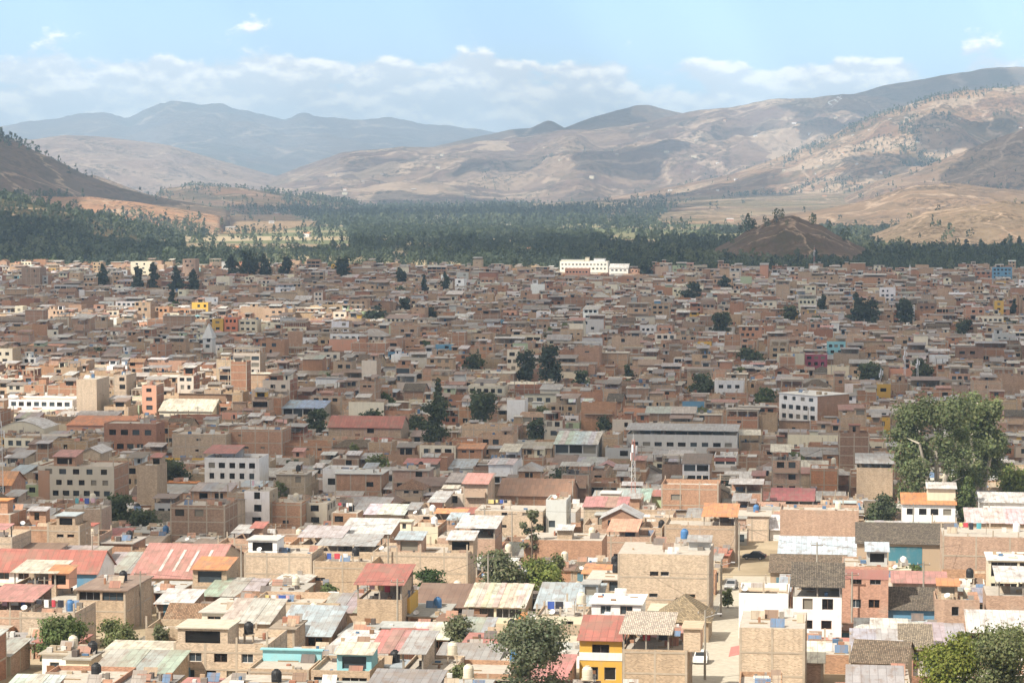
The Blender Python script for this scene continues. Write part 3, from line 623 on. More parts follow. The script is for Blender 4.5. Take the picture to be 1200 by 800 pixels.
lm('the shaded tall brick house','brick_building','tall brown brick house with stub columns at the edge of the shade','building',197,262,594,642,634,3,10,wall=BROWN,win='few',roof='flat',par=0.4,stubs=True)
lm('the shaded orange brick house','brick_building','shaded orange brick house with blank framed walls','building',316,352,590,632,620,3,9,wall=ORB,win='blank',roof='flat',par=0.3)
lm('the cream windowed house',P_,'cream three-storey house with six black window openings','house',354,382,590,630,618,3,9,wall=(0.55,0.50,0.40),wmat='plaster',win='regular',roof='flat',par=0.2,swin='regular')
lm('the magenta house',P_,'magenta painted house above brick walls','house',944,970,416,438,430,3,10,wall=MAG,wmat='plaster',win='regular',roof='flat',par=0.3)
lm('the plain white wall',P_,'house with one plain white upper wall beside dark trees','house',594,615,468,502,486,3,8,wall=WHITE,wmat='plaster',win='none',roof='flat',par=0.0,stubs=False)
lm('the cream window row',P_,'long cream house with a row of dark windows behind dark trees','house',548,591,453,474,464,2,10,wall=CREAM,wmat='plaster',win='regular',roof='flat',par=0.3)
lm('the framed brick corner house',B,'brick house with pale columns and one dark window behind the orange canopy','house',776,843,572,610,598,2,10,wall=ORB,win='few',roof='flat',par=0.9,stubs=True)
lm('the grey brick corner house',B,'tan brick house with a grey windowed side and open roof frame','house',1006,1048,552,596,586,2,11,wall=TAN,win='blank',roof='canopy',ccol=R_GREY,ch=2.0,swin='regular')
lm('the orange brick box house',B,'bright orange brick box house with framed walls in the shade','house',951,984,550,584,574,2,9,wall=(0.45,0.22,0.12),win='none',roof='flat',par=0.3)
lm('the wine red roof','market_hall','low hall under a wine red metal roof','hall',905,955,586,604,594,1,11,wall=GREYP,wmat='plaster',roof='shed',rcol=(0.27,0.075,0.075),rise=1.4,win='open')
lm('the silo white tower house','church_tower','pale grey tapering tower rising above far brick roofs','tower',237,248,396,424,412,4,6,wall=(0.6,0.6,0.57),wmat='plaster',win='few',roof='hip',rcol=(0.55,0.55,0.52),rmat='plaster',rise=6)
lm('the white truck yard wall',P_,'open grey truck yard shed with white roof panels','house',650,700,520,548,536,2,14,wall=GREYP,wmat='plaster',win='open',roof='shed',rcol=(0.55,0.57,0.56),nsheet=8,rise=2)
lm('the red awning shop',P_,'white-grey shop front with a red awning beside the long grey school','house',838,864,534,560,552,2,9,wall=WHITE,wmat='plaster',win='open',roof='flat',par=0.2,band=(4.3,5.2,R_RED))
lm('the blue market roof','market_hall','hall under bright blue and white roof panels','hall',330,378,478,496,488,1,12,wall=GREYP,wmat='plaster',roof='shed',rcol=(0.3,0.42,0.5),nsheet=3,win='open')
lm('the red winged roof house',B,'brick house with a spreading faded red roof','house',384,470,500,522,512,2,12,wall=TAN,roof='gable_u',rcol=(0.36,0.13,0.10),rmat='metal',win='few')
lm('the yellow and blue house',P_,'yellow house with a blue base beside the masts','house',1029,1045,450,474,466,2,8,wall=YEL,wmat='plaster',win='few',roof='flat',par=0.1)
lm('the white low villa',P_,'white villa with small windows beside dark trees','house',838,872,446,470,462,2,10,wall=WHITE,wmat='plaster',win='regular',roof='flat',par=0.2)
NLM = len(HOUSES)

# ------------------------------------------------------------------ trees of the town: (nick, kind, label, px, base row, top row, width px, shape, leaf colour)
G_D=(0.075,0.092,0.050); G_M=(0.105,0.135,0.052); G_L=(0.17,0.20,0.06); G_B=(0.145,0.155,0.088); G_BL=(0.050,0.066,0.046); G_O=(0.15,0.165,0.075)
TREES = [
 ('the leafy bush','broadleaf_tree','round green leafy tree in front of the square brick block',72,782,722,84,'round',G_M),
 ('the olive tree by the brick block','broadleaf_tree','olive green spreading tree against the square brick block wall',138,778,724,60,'round',G_O),
 ('the grey bush by the sheds','broadleaf_tree','thin greyish tree beside the small tin-roofed shed',190,770,730,26,'round',G_B),
 ('the round dark bush','broadleaf_tree','round dense dark green tree below the big pale brick house',506,700,667,52,'round',(0.045,0.075,0.025)),
 ('the small green bush','shrub','small green shrub on a yard between brick houses',384,706,683,28,'round',G_M),
 ('the big dark leafy tree','broadleaf_tree','big olive tree left of the orange framed brick wall',588,704,640,74,'round',G_B),
 ('the tall thin tree','broadleaf_tree','thin feathery tree with open branches before the grey cube house',623,672,597,44,'open',G_B),
 ('the green hedge','shrub','bright green shrub at the foot of the framed brick wall',634,702,652,56,'round',G_L),
 ('the second hedge bush','shrub','yellowish green shrub beside the light blue shed roof',652,696,650,26,'round',G_O),
 ('the willowy tree','broadleaf_tree','greyish green loose tree among tin roofs',537,764,722,44,'round',G_B),
 ('the big grey-green tree','broadleaf_tree','big grey-green tree at the lower edge beside the yellow balcony house',620,832,718,104,'round',(0.12,0.135,0.085)),
 ('the low tree at the edge','broadleaf_tree','low yellow-green tree at the lower edge beside tin roofs',542,822,778,40,'round',G_O),
 ('the bright bush','broadleaf_tree','bright yellow-green round tree at the lower right corner',1112,832,744,104,'round',(0.19,0.21,0.045)),
 ('the olive corner tree','broadleaf_tree','taller darker olive tree behind the bright yellow-green one',1178,838,726,110,'round',G_O),
 ('the bare pale shrub','shrub','thin pale green shrub before the white metal roof shed',1130,790,738,40,'open',G_O),
 ('the street shrub','shrub','dusty shrub on the street corner by the sandy plaza',853,712,688,16,'round',G_O),
 ('the yard shrub','shrub','small dusty shrub in the yard before the teal wall',1070,682,660,24,'round',G_M),
 ('the big eucalyptus','eucalyptus_tree','huge grey-green eucalyptus with pale forked trunks',1092,614,464,126,'eucalyptus',(0.125,0.145,0.068)),
 ('the second eucalyptus','eucalyptus_tree','eucalyptus with leaning pale trunk beside the huge one',1146,606,456,84,'eucalyptus',(0.14,0.16,0.074)),
 ('the green tree by the eucalyptus','broadleaf_tree','yellow-green tree at the picture edge beside the eucalyptus pair',1190,600,532,48,'round',G_L),
 ('the low dark tree under the eucalyptus','broadleaf_tree','low dark tree under the eucalyptus beside the orange roof',1030,622,580,50,'round',G_D),
 ('the tree behind the orange roof','broadleaf_tree','dark upright tree behind the white house with the orange roof',1132,626,556,26,'round',G_M),
 ('the tall dark conifer','conifer_tree','tall dark conifer rising alone among shaded brick houses',512,524,446,44,'conifer',G_D),
 ('the round dark tree by the conifer','broadleaf_tree','round dark tree right of the tall dark conifer',566,502,458,46,'round',G_D),
 ('the dark street tree','broadleaf_tree','dark round tree beside the bright blue market roof',372,512,476,30,'round',G_D),
 ('the dark tree by the red roof','broadleaf_tree','wide dark tree behind the spreading red roof',434,510,480,40,'round',G_D),
 ('the tree below the conifer','broadleaf_tree','dark tree low beside the tall conifer',488,512,482,30,'round',G_D),
 ('the brown roof tree','broadleaf_tree','dark tree above the long grey school roof',706,514,487,24,'round',G_D),
 ('the dark tree pair','conifer_tree','tall blackish tree pair above the plain white wall',616,452,408,28,'round',G_BL),
 ('the second of the dark pair','conifer_tree','ragged tall dark tree beside the blackish pair',644,456,404,36,'round',G_BL),
 ('the single round tree','broadleaf_tree','small round green tree alone among brown roofs',735,448,428,16,'round',G_D),
 ('the twin green trees','broadleaf_tree','green tree right of the blackish pair among brown roofs',680,456,434,24,'round',G_D),
 ('the dark tree by the villa','broadleaf_tree','broad dark tree left of the white low villa',821,468,438,36,'round',G_D),
 ('the green tree by the window block','broadleaf_tree','green tree left of the white window block',897,478,454,32,'round',G_M),
 ('the flat dark grove','broadleaf_tree','wide dark grove tree behind the white window block',1018,452,424,44,'round',G_D),
 ('the dark grove tree','broadleaf_tree','dark tree by the pale shed near the masts',1080,450,420,30,'round',G_D),
 ('the dark hill of trees','broadleaf_tree','dark spreading tree over distant brick roofs',880,428,408,44,'round',G_D),
 ('the bushy single tree','broadleaf_tree','bushy dark tree standing alone in the far brick town',845,396,364,26,'round',G_D),
 ('the far dark tree group','conifer_tree','tall dark tree of the far right group',1004,382,343,34,'conifer',G_BL),
 ('the far dark group mate','conifer_tree','broad dark tree joined to the far group',1020,382,350,28,'round',G_BL),
 ('the far round tree','broadleaf_tree','far round dark tree above a pale green roof',1062,384,350,30,'round',G_BL),
 ('the far pointed tree','conifer_tree','far small pointed dark tree',964,368,345,16,'conifer',G_BL),
 ('the far bush','broadleaf_tree','far greenish bushy tree',926,380,358,22,'round',G_D),
 ('the far edge tree','broadleaf_tree','far tree near the brown dome mound',810,354,330,34,'round',G_BL),
 ('the far edge twin','conifer_tree','far pointed tree left of the mound foot',850,342,322,20,'conifer',G_BL),
 ('the lone pointed tree','conifer_tree','lone pointed tree at the far right of town',1188,372,350,12,'conifer',G_BL),
 ('the far white-wall tree','broadleaf_tree','dark tree beside a tall white wall far off',1130,396,374,24,'round',G_D),
 ('the far centre tree','broadleaf_tree','dark tree beneath the hotel side of town',554,440,412,32,'round',G_D),
 ('the park tree','broadleaf_tree','dark low park tree in the far middle of town',440,378,358,28,'round',G_BL),
 ('the second park tree','broadleaf_tree','dark park tree beside a white slab building far off',474,368,350,20,'round',G_BL),
 ('the third park tree','broadleaf_tree','rounded tree over a far red building',505,376,360,16,'round',G_BL),
 ('the edge cypress','conifer_tree','far dark cypress at the town edge',522,344,320,14,'conifer',G_BL),
 ('the edge cypress mate','conifer_tree','far slim dark cypress left of its mate',497,346,322,10,'conifer',G_BL),
 ('the edge tree clump','broadleaf_tree','far clump tree at the edge of town',470,334,315,16,'round',G_BL),
 ('the far left tree','conifer_tree','dark conifer left of the conifer row at the edge',120,340,310,22,'conifer',G_BL),
 ('the row conifer a','conifer_tree','widest dark conifer in the row before the tan block',162,344,312,22,'conifer',G_BL),
 ('the row conifer b','conifer_tree','second dark conifer in the row before the tan block',180,344,308,20,'conifer',G_BL),
 ('the row conifer c','conifer_tree','dark conifer between the two row groups',206,346,312,22,'conifer',G_BL),
 ('the row conifer d','conifer_tree','last dark conifer of the row at the far edge',226,346,316,22,'conifer',G_BL),
 ('the alone cypress','conifer_tree','small dark cypress below the conifer row',202,358,338,8,'conifer',G_BL),
 ('the edge pine a','conifer_tree','broad dark tree at the town edge left of the gap',272,326,298,22,'conifer',G_BL),
 ('the edge pine b','broadleaf_tree','tall ragged dark tree in the clump at the town edge',292,328,292,28,'round',G_BL),
 ('the edge pine c','conifer_tree','pointed dark tree in the clump at the town edge',310,328,297,20,'conifer',G_BL),
 ('the edge pine d','broadleaf_tree','rounded dark tree ending the clump at the town edge',334,326,300,20,'round',G_BL),
 ('the edge pine e','broadleaf_tree','dark tree rising over a white slab at the far edge',402,328,300,24,'round',G_BL),
 ('the edge pine f','broadleaf_tree','dark green tree right of the far white hotel',757,326,306,20,'round',G_BL),
 ('the garden tree','broadleaf_tree','green tree in the garden beside the striped apartment block',140,622,578,44,'round',G_D),
 ('the garden tree mate','broadleaf_tree','low shaded green tree right of the striped apartment block',166,628,596,44,'round',G_D),
 ('the shaded garden trees','broadleaf_tree','dark garden tree before the plain brick row',205,572,538,46,'round',G_D),
 ('the shaded tree below school','broadleaf_tree','dark tree in the shade near the broad brown roof',628,524,490,30,'round',G_D),
 ('the small street tree','broadleaf_tree','small dark tree in a yard near the caged roofs',476,690,664,0,'round',G_D),
]
TREES = [t for t in TREES if t[6] > 0]
TPOS = []
for t in TREES:
    X, Y = ground_at(t[3], t[4]); TPOS.append((X, Y))

# ------------------------------------------------------------------ filling the town
def foot(hs):
    """corners in plan"""
    s, a = hs['s'], hs['yaw']; c, n = math.cos(a), math.sin(a)
    return [(hs['X']+x*c+y*n, hs['Y']-x*n+y*c) for x, y in ((0,0),(s['w'],0),(s['w'],s['d']),(0,s['d']))]
def uvbox(hs):
    p = [to_uv(*q) for q in foot(hs)]
    return min(q[0] for q in p), max(q[0] for q in p), min(q[1] for q in p), max(q[1] for q in p)
for hs in HOUSES: hs['uv'] = uvbox(hs)
OCC = {}
def occ_add(b):
    for i in range(int(b[0]//20), int(b[1]//20)+1):
        for j in range(int(b[2]//20), int(b[3]//20)+1): OCC.setdefault((i,j), []).append(b)
def occ_hit(b, m=0.4):
    for i in range(int(b[0]//20), int(b[1]//20)+1):
        for j in range(int(b[2]//20), int(b[3]//20)+1):
            for o in OCC.get((i,j), ()):
                if b[0]+m < o[1] and b[1]-m > o[0] and b[2]+m < o[3] and b[3]-m > o[2]: return True
    return False
for hs in HOUSES: occ_add(hs['uv'])
for (X, Y), t in zip(TPOS, TREES):
    u, v = to_uv(X, Y); r = min(4.5, 0.3*t[6]*Y/FPX); occ_add((u-r, u+r, v-r, v+r))
occ_add((STREET_U-4.6, STREET_U+4.6, 0, 480)); occ_add((-20, -3.0, 424, 482))
CLEAR = [(hs['px']-hs['pw']-1, hs['px']+hs['pw']+6, hs['yv'], hs['D']) for hs in HOUSES]
CLEAR += [(t[3]-t[6]*0.4, t[3]+t[6]*0.4, t[5]+(t[4]-t[5])*0.84, p[1]) for t, p in zip(TREES, TPOS)]
CLEAR += [(822, 868, 800, 298), (830, 868, 770, 325), (845, 868, 725, 365), (866, 904, 664, 450)]
WALLS = [(TAN,32),(PALE,16),(PINKB,18),(ORB,22),(RUST,6),(BROWN,6)]
FRONTS = [(WHITE,22),(CREAM,28),(GREYP,9),(SALM,6),(YEL,3),(BLUE,2),(GRN,4),(TURQ,1),((0.6,0.52,0.42),16)]
RCOLS = [(R_GREY,30),(R_WHITE,14),(R_BLUE,8),(R_CREAM,10),(R_RED,5),(R_PINK,4),(R_BROWN,9),(R_TILE,7),(R_ORG,3),((0.3,0.29,0.28),14)]
RFAR = [((0.3,0.29,0.28),18),((0.20,0.18,0.16),22),((0.38,0.36,0.33),16),((0.25,0.175,0.135),26),((0.5,0.49,0.47),8),((0.31,0.15,0.11),6)]
def pick(r, t):
    x = r.random()*sum(b for _, b in t)
    for a, b in t:
        x -= b
        if x <= 0: return a
    return t[-1][0]
def jit(r, c, k=0.12):
    m = 1+r.uniform(-k, k); return tuple(min(0.85, max(0.01, x*m*(1+r.uniform(-0.03, 0.03)))) for x in c)
def filler_spec(r, w, d, far):
    s = dict(w=w, d=d)
    n = r.choices([1,2,3,4,5], [24,48,22,5,1] if far else [34,44,17,4,1])[0]
    wc = pick(r, WALLS); s['wall_base'] = wc; s['wall'] = jit(r, wc); s['front'] = s['wall']
    if far: s['wall'] = tuple(k*f for k, f in zip(s['wall'], (0.97,0.89,0.82)))
    s['front'] = s['wall']
    if r.random() < 0.24:
        fc = pick(r, FRONTS); s['front_base'] = fc; s['front'] = jit(r, fc); s['fmat'] = 'plaster'
        if r.random() < 0.15: s['wall'] = jit(r, fc); s['wmat'] = 'plaster'
    if far: s['slabc'] = r.choice([(0.36,0.30,0.235),(0.29,0.235,0.185),(0.42,0.37,0.30),(0.24,0.20,0.165)])
    s['n'] = n; s['h'] = n*r.uniform(2.35, 2.75)
    s['win'] = r.choices(['blank','few','regular','open','slit','none'], [22,30,34,4,5,5] if 'fmat' in s else [34,28,22,3,7,6])[0]
    ks = ['flat','canopy','shed','shedback','gable_u','gable_v','slab','hip']
    if far: rt = r.choices(ks, [52,20,8,2,2,1,14,1] if n > 1 else [36,18,22,4,5,2,12,1])[0]
    else: rt = r.choices(ks, [38,17,22,3,5,3,10,2] if n > 1 else [20,12,42,6,9,5,5,1])[0]
    s['roof'] = rt; rc = pick(r, RFAR if far and r.random() < 0.8 else RCOLS); s['rcol_base'] = rc; s['rcol'] = jit(r, rc, 0.18)
    if rt in ('gable_u','gable_v','hip'):
        if r.random() < 0.6: s['rcol_base'] = rc = r.choice([R_TILE, R_DTILE, R_BROWN, (0.30,0.19,0.13)]); s['rcol'] = jit(r, rc)
        s['rmat'] = 'tile' if rc in (R_TILE, R_DTILE, (0.30,0.19,0.13)) else 'metal'
    if rt == 'shed': s['nsheet'] = r.choice([1,1,2,3,4]); s['rise'] = r.uniform(0.05, 0.16)*d; s['ov'] = r.uniform(0.2, 0.9)
    if rt == 'slab': s['rcol'] = jit(r, r.choice([(0.56,0.52,0.45),(0.46,0.43,0.38),(0.5,0.47,0.42),(0.36,0.33,0.3)]))
    if rt == 'canopy':
        x0 = r.choice([0,0,0.3,0.5]); s['cx'] = (x0, min(1, x0+r.choice([0.5,0.6,1.0]))); s['ch'] = r.uniform(1.9,2.5); s['ccol'] = s['rcol']; s['cd'] = r.uniform(3.5, d)
    for _k in range(r.choice([0,1,1,2,2,3]) if rt == 'flat' else r.choice([0,0,1]) if rt == 'canopy' else 0):
        if w < 4.5: break
        a = r.uniform(0.1, w-2.4); rw = r.uniform(1.8, max(1.9, min(4.5, w-a-0.1)))
        b = r.uniform(0.3, d*0.55); rd = min(d-b-0.2, r.uniform(1.8, 5))
        if any(not (a+rw+0.3 < q[0] or a-0.3 > q[1] or b+rd+0.3 < q[2] or b-0.3 > q[3]) for q in s.get('rooms', ())): continue
        pl = r.random() < 0.25
        s['rooms'] = s.get('rooms', ()) + ((a, min(a+rw, w-0.05), b, b+rd, r.choice([0.9, r.uniform(1.9, 2.5), r.uniform(1.9, 2.6)]), jit(r, pick(r, FRONTS)) if pl else s['wall'], 'plaster' if pl else 'brick', jit(r, pick(r, RFAR if far else RCOLS)), r.choice(['shed','shed','flat']), r.choice([0,1,2])),)
    if rt == 'flat' and not s.get('rooms') and r.random() < (0.45 if far else 0.3): s['skeleton'] = r.choice([0.0, 0.35, 0.6, 0.8])
    if n > 1 and r.random() < 0.14: s['balcony'] = True
    return s
FILL = []
def project_box(hs, top=None):
    s = hs['s']; z0 = hs['z']; zt = z0 + (top if top is not None else s['h'] + 0.6)
    pts = [(x, y, z) for x, y in foot(hs) for z in (z0, zt)]
    pr = [project(*p) for p in pts]
    return min(p[0] for p in pr), max(p[0] for p in pr), min(p[1] for p in pr), max(p[1] for p in pr)
def top_row(hs):
    s = hs['s']; ex = 0.9
    if s['roof'] == 'canopy': ex = s.get('ch', 2.3)+0.5
    if s['roof'] in ('shed','shedback'): ex = s.get('rise', 1)+0.2
    if s['roof'].startswith('gable') or s['roof'] == 'hip': ex = 2.4
    if s.get('rooms') or s.get('skeleton'): ex = max(ex, 2.8)
    return project(hs['X'], hs['Y'], hs['z']+s['h']+ex)[1]
r = random.Random(23)
v = 250.0
while v < 2085:
    far = v > 640
    big = 1.0 if v < 1400 else 1.12; shift = 0.0 if v < 486 else r.uniform(12, 63)
    for row in range(2):
        dep = r.uniform(8.0, 11.5)*big
        halfw = v*0.205 + 20
        u = -halfw - v*math.tan(YAW)
        umax = halfw - v*math.tan(YAW) + 10
        while u < umax:
            k = math.floor((u-STREET_U-shift+37.5)/75.0)
            sc = STREET_U + shift + 75*k                     # lanes every 75 m, the main street among them
            w = r.choice([r.uniform(4.6, 8.2), r.uniform(5.0, 7.0), r.uniform(6.5, 10.5)])*big if v < 640 else r.choice([r.uniform(5, 8), r.uniform(7, 11), r.uniform(9, 16)])
            if abs(u + w/2 - sc) < w/2 + 3.2: u = max(u + 0.5, sc + 3.3) if u > sc-3.3 else u
            if u < sc - 3.3 < u + w: w = sc - 3.3 - u
            if sc-3.3 <= u < sc+3.3: u = sc + 3.3; continue
            if w < 4.2: u += max(w, 0.4) + 0.1; continue
            d = dep + r.uniform(-3.0, 0.6)
            vv = v + (r.uniform(-0.3, 1.0) if r.random() < 0.6 else r.uniform(-1.0, 3.0))
            if r.random() < 0.04: u += w; continue            # a yard
            x, y = to_xy(u, vv)
            if abs(x) < y*0.2035 + 12 and y > 246:
                s = filler_spec(r, w-0.12, d, far)
                hs = dict(X=x, Y=y, yaw=YAW + (r.gauss(0, 0.012) if not far else r.gauss(0, 0.025)), s=s, z=g1(x, y + d/2), lm=False)
                hs['uv'] = uvbox(hs)
                bx = hs['uv']
                if occ_hit(bx):                                # squeeze beside a placed building, else leave a yard
                    ok = False
                    for f in (0.75, 0.55):
                        for sd in (0, 1):
                            w2 = (w-0.12)*f
                            if w2 < 3.6: continue
                            x2, y2 = to_xy(u + (w-w2 if sd else 0), vv); s2 = dict(s, w=w2); s2.pop('rooms', None)
                            h2 = dict(hs, X=x2, Y=y2, s=s2); h2['uv'] = uvbox(h2)
                            if not occ_hit(h2['uv']): hs = h2; ok = True; break
                        if ok: break
                    if not ok:
                        for f in (0.6, 0.4):
                            for sd in (0, 1):
                                s2 = dict(s, d=d*f); s2.pop('rooms', None); s2['cd'] = d*f
                                x2, y2 = to_xy(u, vv + (d*(1-f) if sd else 0))
                                h2 = dict(hs, X=x2, Y=y2, s=s2); h2['uv'] = uvbox(h2)
                                if not occ_hit(h2['uv']): hs = h2; ok = True; break
                            if ok: break
                    if not ok: u += w; continue
                s = hs['s']
                cx, cy = hs['X'], hs['Y']
                P0, P1 = project(cx, cy, hs['z'])[0], project(cx + s['w'], cy, hs['z'])[0]
                lim = -1e9
                for a, b, yv, D in CLEAR:
                    if D > cy + 1 and b > P0 and a < P1: lim = max(lim, yv)
                good = top_row(hs) >= lim - 2
                while not good and (s['n'] > 1 or s['roof'] != 'slab'):
                    s = hs['s'] = dict(s)
                    if s['n'] > 1: s['n'] -= 1; s['h'] = s['n']*2.6
                    else:
                        s['roof'] = 'slab'; s['h'] = 2.3
                    s.pop('rooms', None); s.pop('skeleton', None)
                    if s['roof'] == 'canopy': s['roof'] = 'flat'
                    s.pop('balcony', None)
                    good = top_row(hs) >= lim - 2
                if good or (lim > 0 and top_row(hs) >= lim - 9):
                    FILL.append(hs); occ_add(hs['uv'])
            u += w
        v += dep + 0.3
    v += r.choice([2.0, 4.0, 5.5]) if v < 1500 else r.choice([3, 6])
# what shows: paint near to far on a coarse raster
GRID = np.zeros((400, 600), bool)
ALLH = HOUSES + FILL
for hs in ALLH:
    hs['z'] = hs.get('z', 0)
    b = project_box(hs); hs['box'] = b; hs['area'] = 0.0
for hs in sorted(ALLH, key=lambda q: q['Y']):
    x0, x1, y0, y1 = hs['box']
    a0, a1, c0, c1 = max(0, int(x0/2)), min(600, int(x1/2)+1), max(0, int(y0/2)), min(400, int(y1/2)+1)
    if a1 <= a0 or c1 <= c0: hs['vis'] = 0; continue
    sub = GRID[c0:c1, a0:a1]; hs['vis'] = int((~sub).sum()); hs['vt'] = c0*2; sub[:] = True
for hs in FILL:
    s = hs['s']; nm = 'brick_house'
    if s['roof'] in ('gable_u','gable_v','hip') and s.get('rmat') == 'tile': nm = 'tile_roofed_house'
    elif 'fmat' in s: nm = 'plastered_house'
    elif s['roof'] in ('shed','shedback') and s['n'] == 1: nm = 'tin_roofed_house'
    hs['name'] = nm
LIMIT = {'brick_house': 285, 'plastered_house': 110, 'tin_roofed_house': 90, 'tile_roofed_house': 60}
for hs in HOUSES:
    if hs['name'] in LIMIT: LIMIT[hs['name']] -= 1
SINGLE, MASS = [], []
for hs in sorted(FILL, key=lambda q: -q['vis']):
    if hs['vis'] >= 11 and LIMIT[hs['name']] > 0: LIMIT[hs['name']] -= 1; SINGLE.append(hs)
    elif hs['Y'] > 560 or hs['vis'] > 0: MASS.append(hs)
print('houses placed', len(HOUSES), 'single', len(SINGLE), 'mass', len(MASS), 'nearest mass', min(h['Y'] for h in MASS))

# ------------------------------------------------------------------ labels that single out
USED = set(h['label'].lower() for h in HOUSES) | set(t[2].lower() for t in TREES)
MARKS = [(h['nick'], h['px'], h['D'], h['pw']) for h in HOUSES] + [(t[0], t[3], p[1], t[6]/2) for t, p in zip(TREES, TPOS)]
def nwords(s): return len(s.split())
def relation(px, D, pw):
    """ways to say where something stands, from the best known neighbour on"""
    c = []
    for nick, mx, mD, mw in MARKS:
        mrow, row = 215+225000/mD, 215+225000/D
        dx, dy = abs(px-mx), abs(row-mrow)
        c.append((math.hypot(dx, 1.5*dy), nick, mx, mD, mw, row-mrow))
    c.sort(); out = []
    for dist, nick, mx, mD, mw, dr in c[:9]:
        if dist < 1: continue
        if abs(px-mx) < 0.75*(mw+pw) and abs(D-mD) > 3: 
            near = 'just ' if abs(D-mD) < 45 else ''
            out.append(('%sbehind ' if D > mD else '%sin front of ') % near + nick)
        else: out.append(('right of ' if px > mx else 'left of ') + nick)
        if abs(dr) > 14 and abs(px-mx) >= 0.75*(mw+pw): out.append(('behind and ' if D > mD else 'before and ') + ('right of ' if px > mx else 'left of ') + nick)
    for a in range(min(4, len(c))):
        for b in range(a+1, min(6, len(c))):
            if (c[a][2]-px)*(c[b][2]-px) < 0: out.append('between ' + c[a][1] + ' and ' + c[b][1])
    return out
def single_label(bases, px, D, pw):
    rel = relation(px, D, pw)
    for rl in rel:
        for bs in bases:
            t = bs + ' ' + rl
            if 4 <= nwords(t) <= 16 and t.lower() not in USED: USED.add(t.lower()); return t
    for k in range(2, 40):
        for rl in rel:
            for bs in bases:
                t = '%s, %s one %s' % (bs, {2:'second',3:'third',4:'fourth',5:'fifth'}.get(k, 'further'), rl)
                if nwords(t) <= 16 and t.lower() not in USED: USED.add(t.lower()); return t
    return bases[0] + ' ' + rel[0]
CN = {TAN:'tan brick', PALE:'pale brick', PINKB:'pinkish brick', ORB:'orange brick', RUST:'rust-red brick', BROWN:'brown brick', WHITE:'white', CREAM:'cream', GREYP:'grey', SALM:'salmon', YEL:'yellow', BLUE:'blue', GRN:'light green', TURQ:'turquoise', (0.6,0.52,0.42):'beige'}
RN = {R_GREY:'grey', R_WHITE:'white', R_BLUE:'blue-grey', R_CREAM:'cream', R_RED:'red', R_PINK:'pink', R_BROWN:'brown', R_TILE:'brown', R_ORG:'orange', R_DTILE:'dark', (0.3,0.29,0.28):'dark grey', (0.30,0.19,0.13):'brown', (0.20,0.18,0.16):'dark brown', (0.38,0.36,0.33):'pale grey', (0.25,0.175,0.135):'rusty brown', (0.5,0.49,0.47):'whitish', (0.31,0.15,0.11):'rust-red'}
NN = {1:'one-storey', 2:'two-storey', 3:'three-storey', 4:'four-storey', 5:'five-storey'}
def house_bases(s):
    wall = CN[s['front_base']] + '-fronted' if 'front_base' in s else CN[s['wall_base']]
    rt, rc = s['roof'], RN.get(s.get('rcol_base'), 'grey')
    roof = {'flat':'flat roof', 'canopy':'%s roof canopy' % rc, 'shed':'%s lean-to roof' % rc, 'shedback':'%s tilted roof' % rc, 'gable_u':'%s gable roof' % rc, 'gable_v':'%s gable end' % rc, 'slab':'slab roof', 'hip':'%s hipped roof' % rc}[rt]
    n = NN[s['n']]
    b = ['%s %s house with %s' % (n, wall, roof)]
    if s.get('skeleton'): b = ['%s %s house with unfinished top' % (n, wall)] + b
    if s.get('rooms'): b = ['%s %s house with roof room' % (n, wall)] + b
    if s['win'] in ('blank','none'): b.append('blank %s %s house with %s' % (n, wall, roof))
    if s.get('balcony'): b.insert(0, '%s %s house with balcony' % (n, wall))
    b.append('%s house with %s' % (wall, roof))
    return b

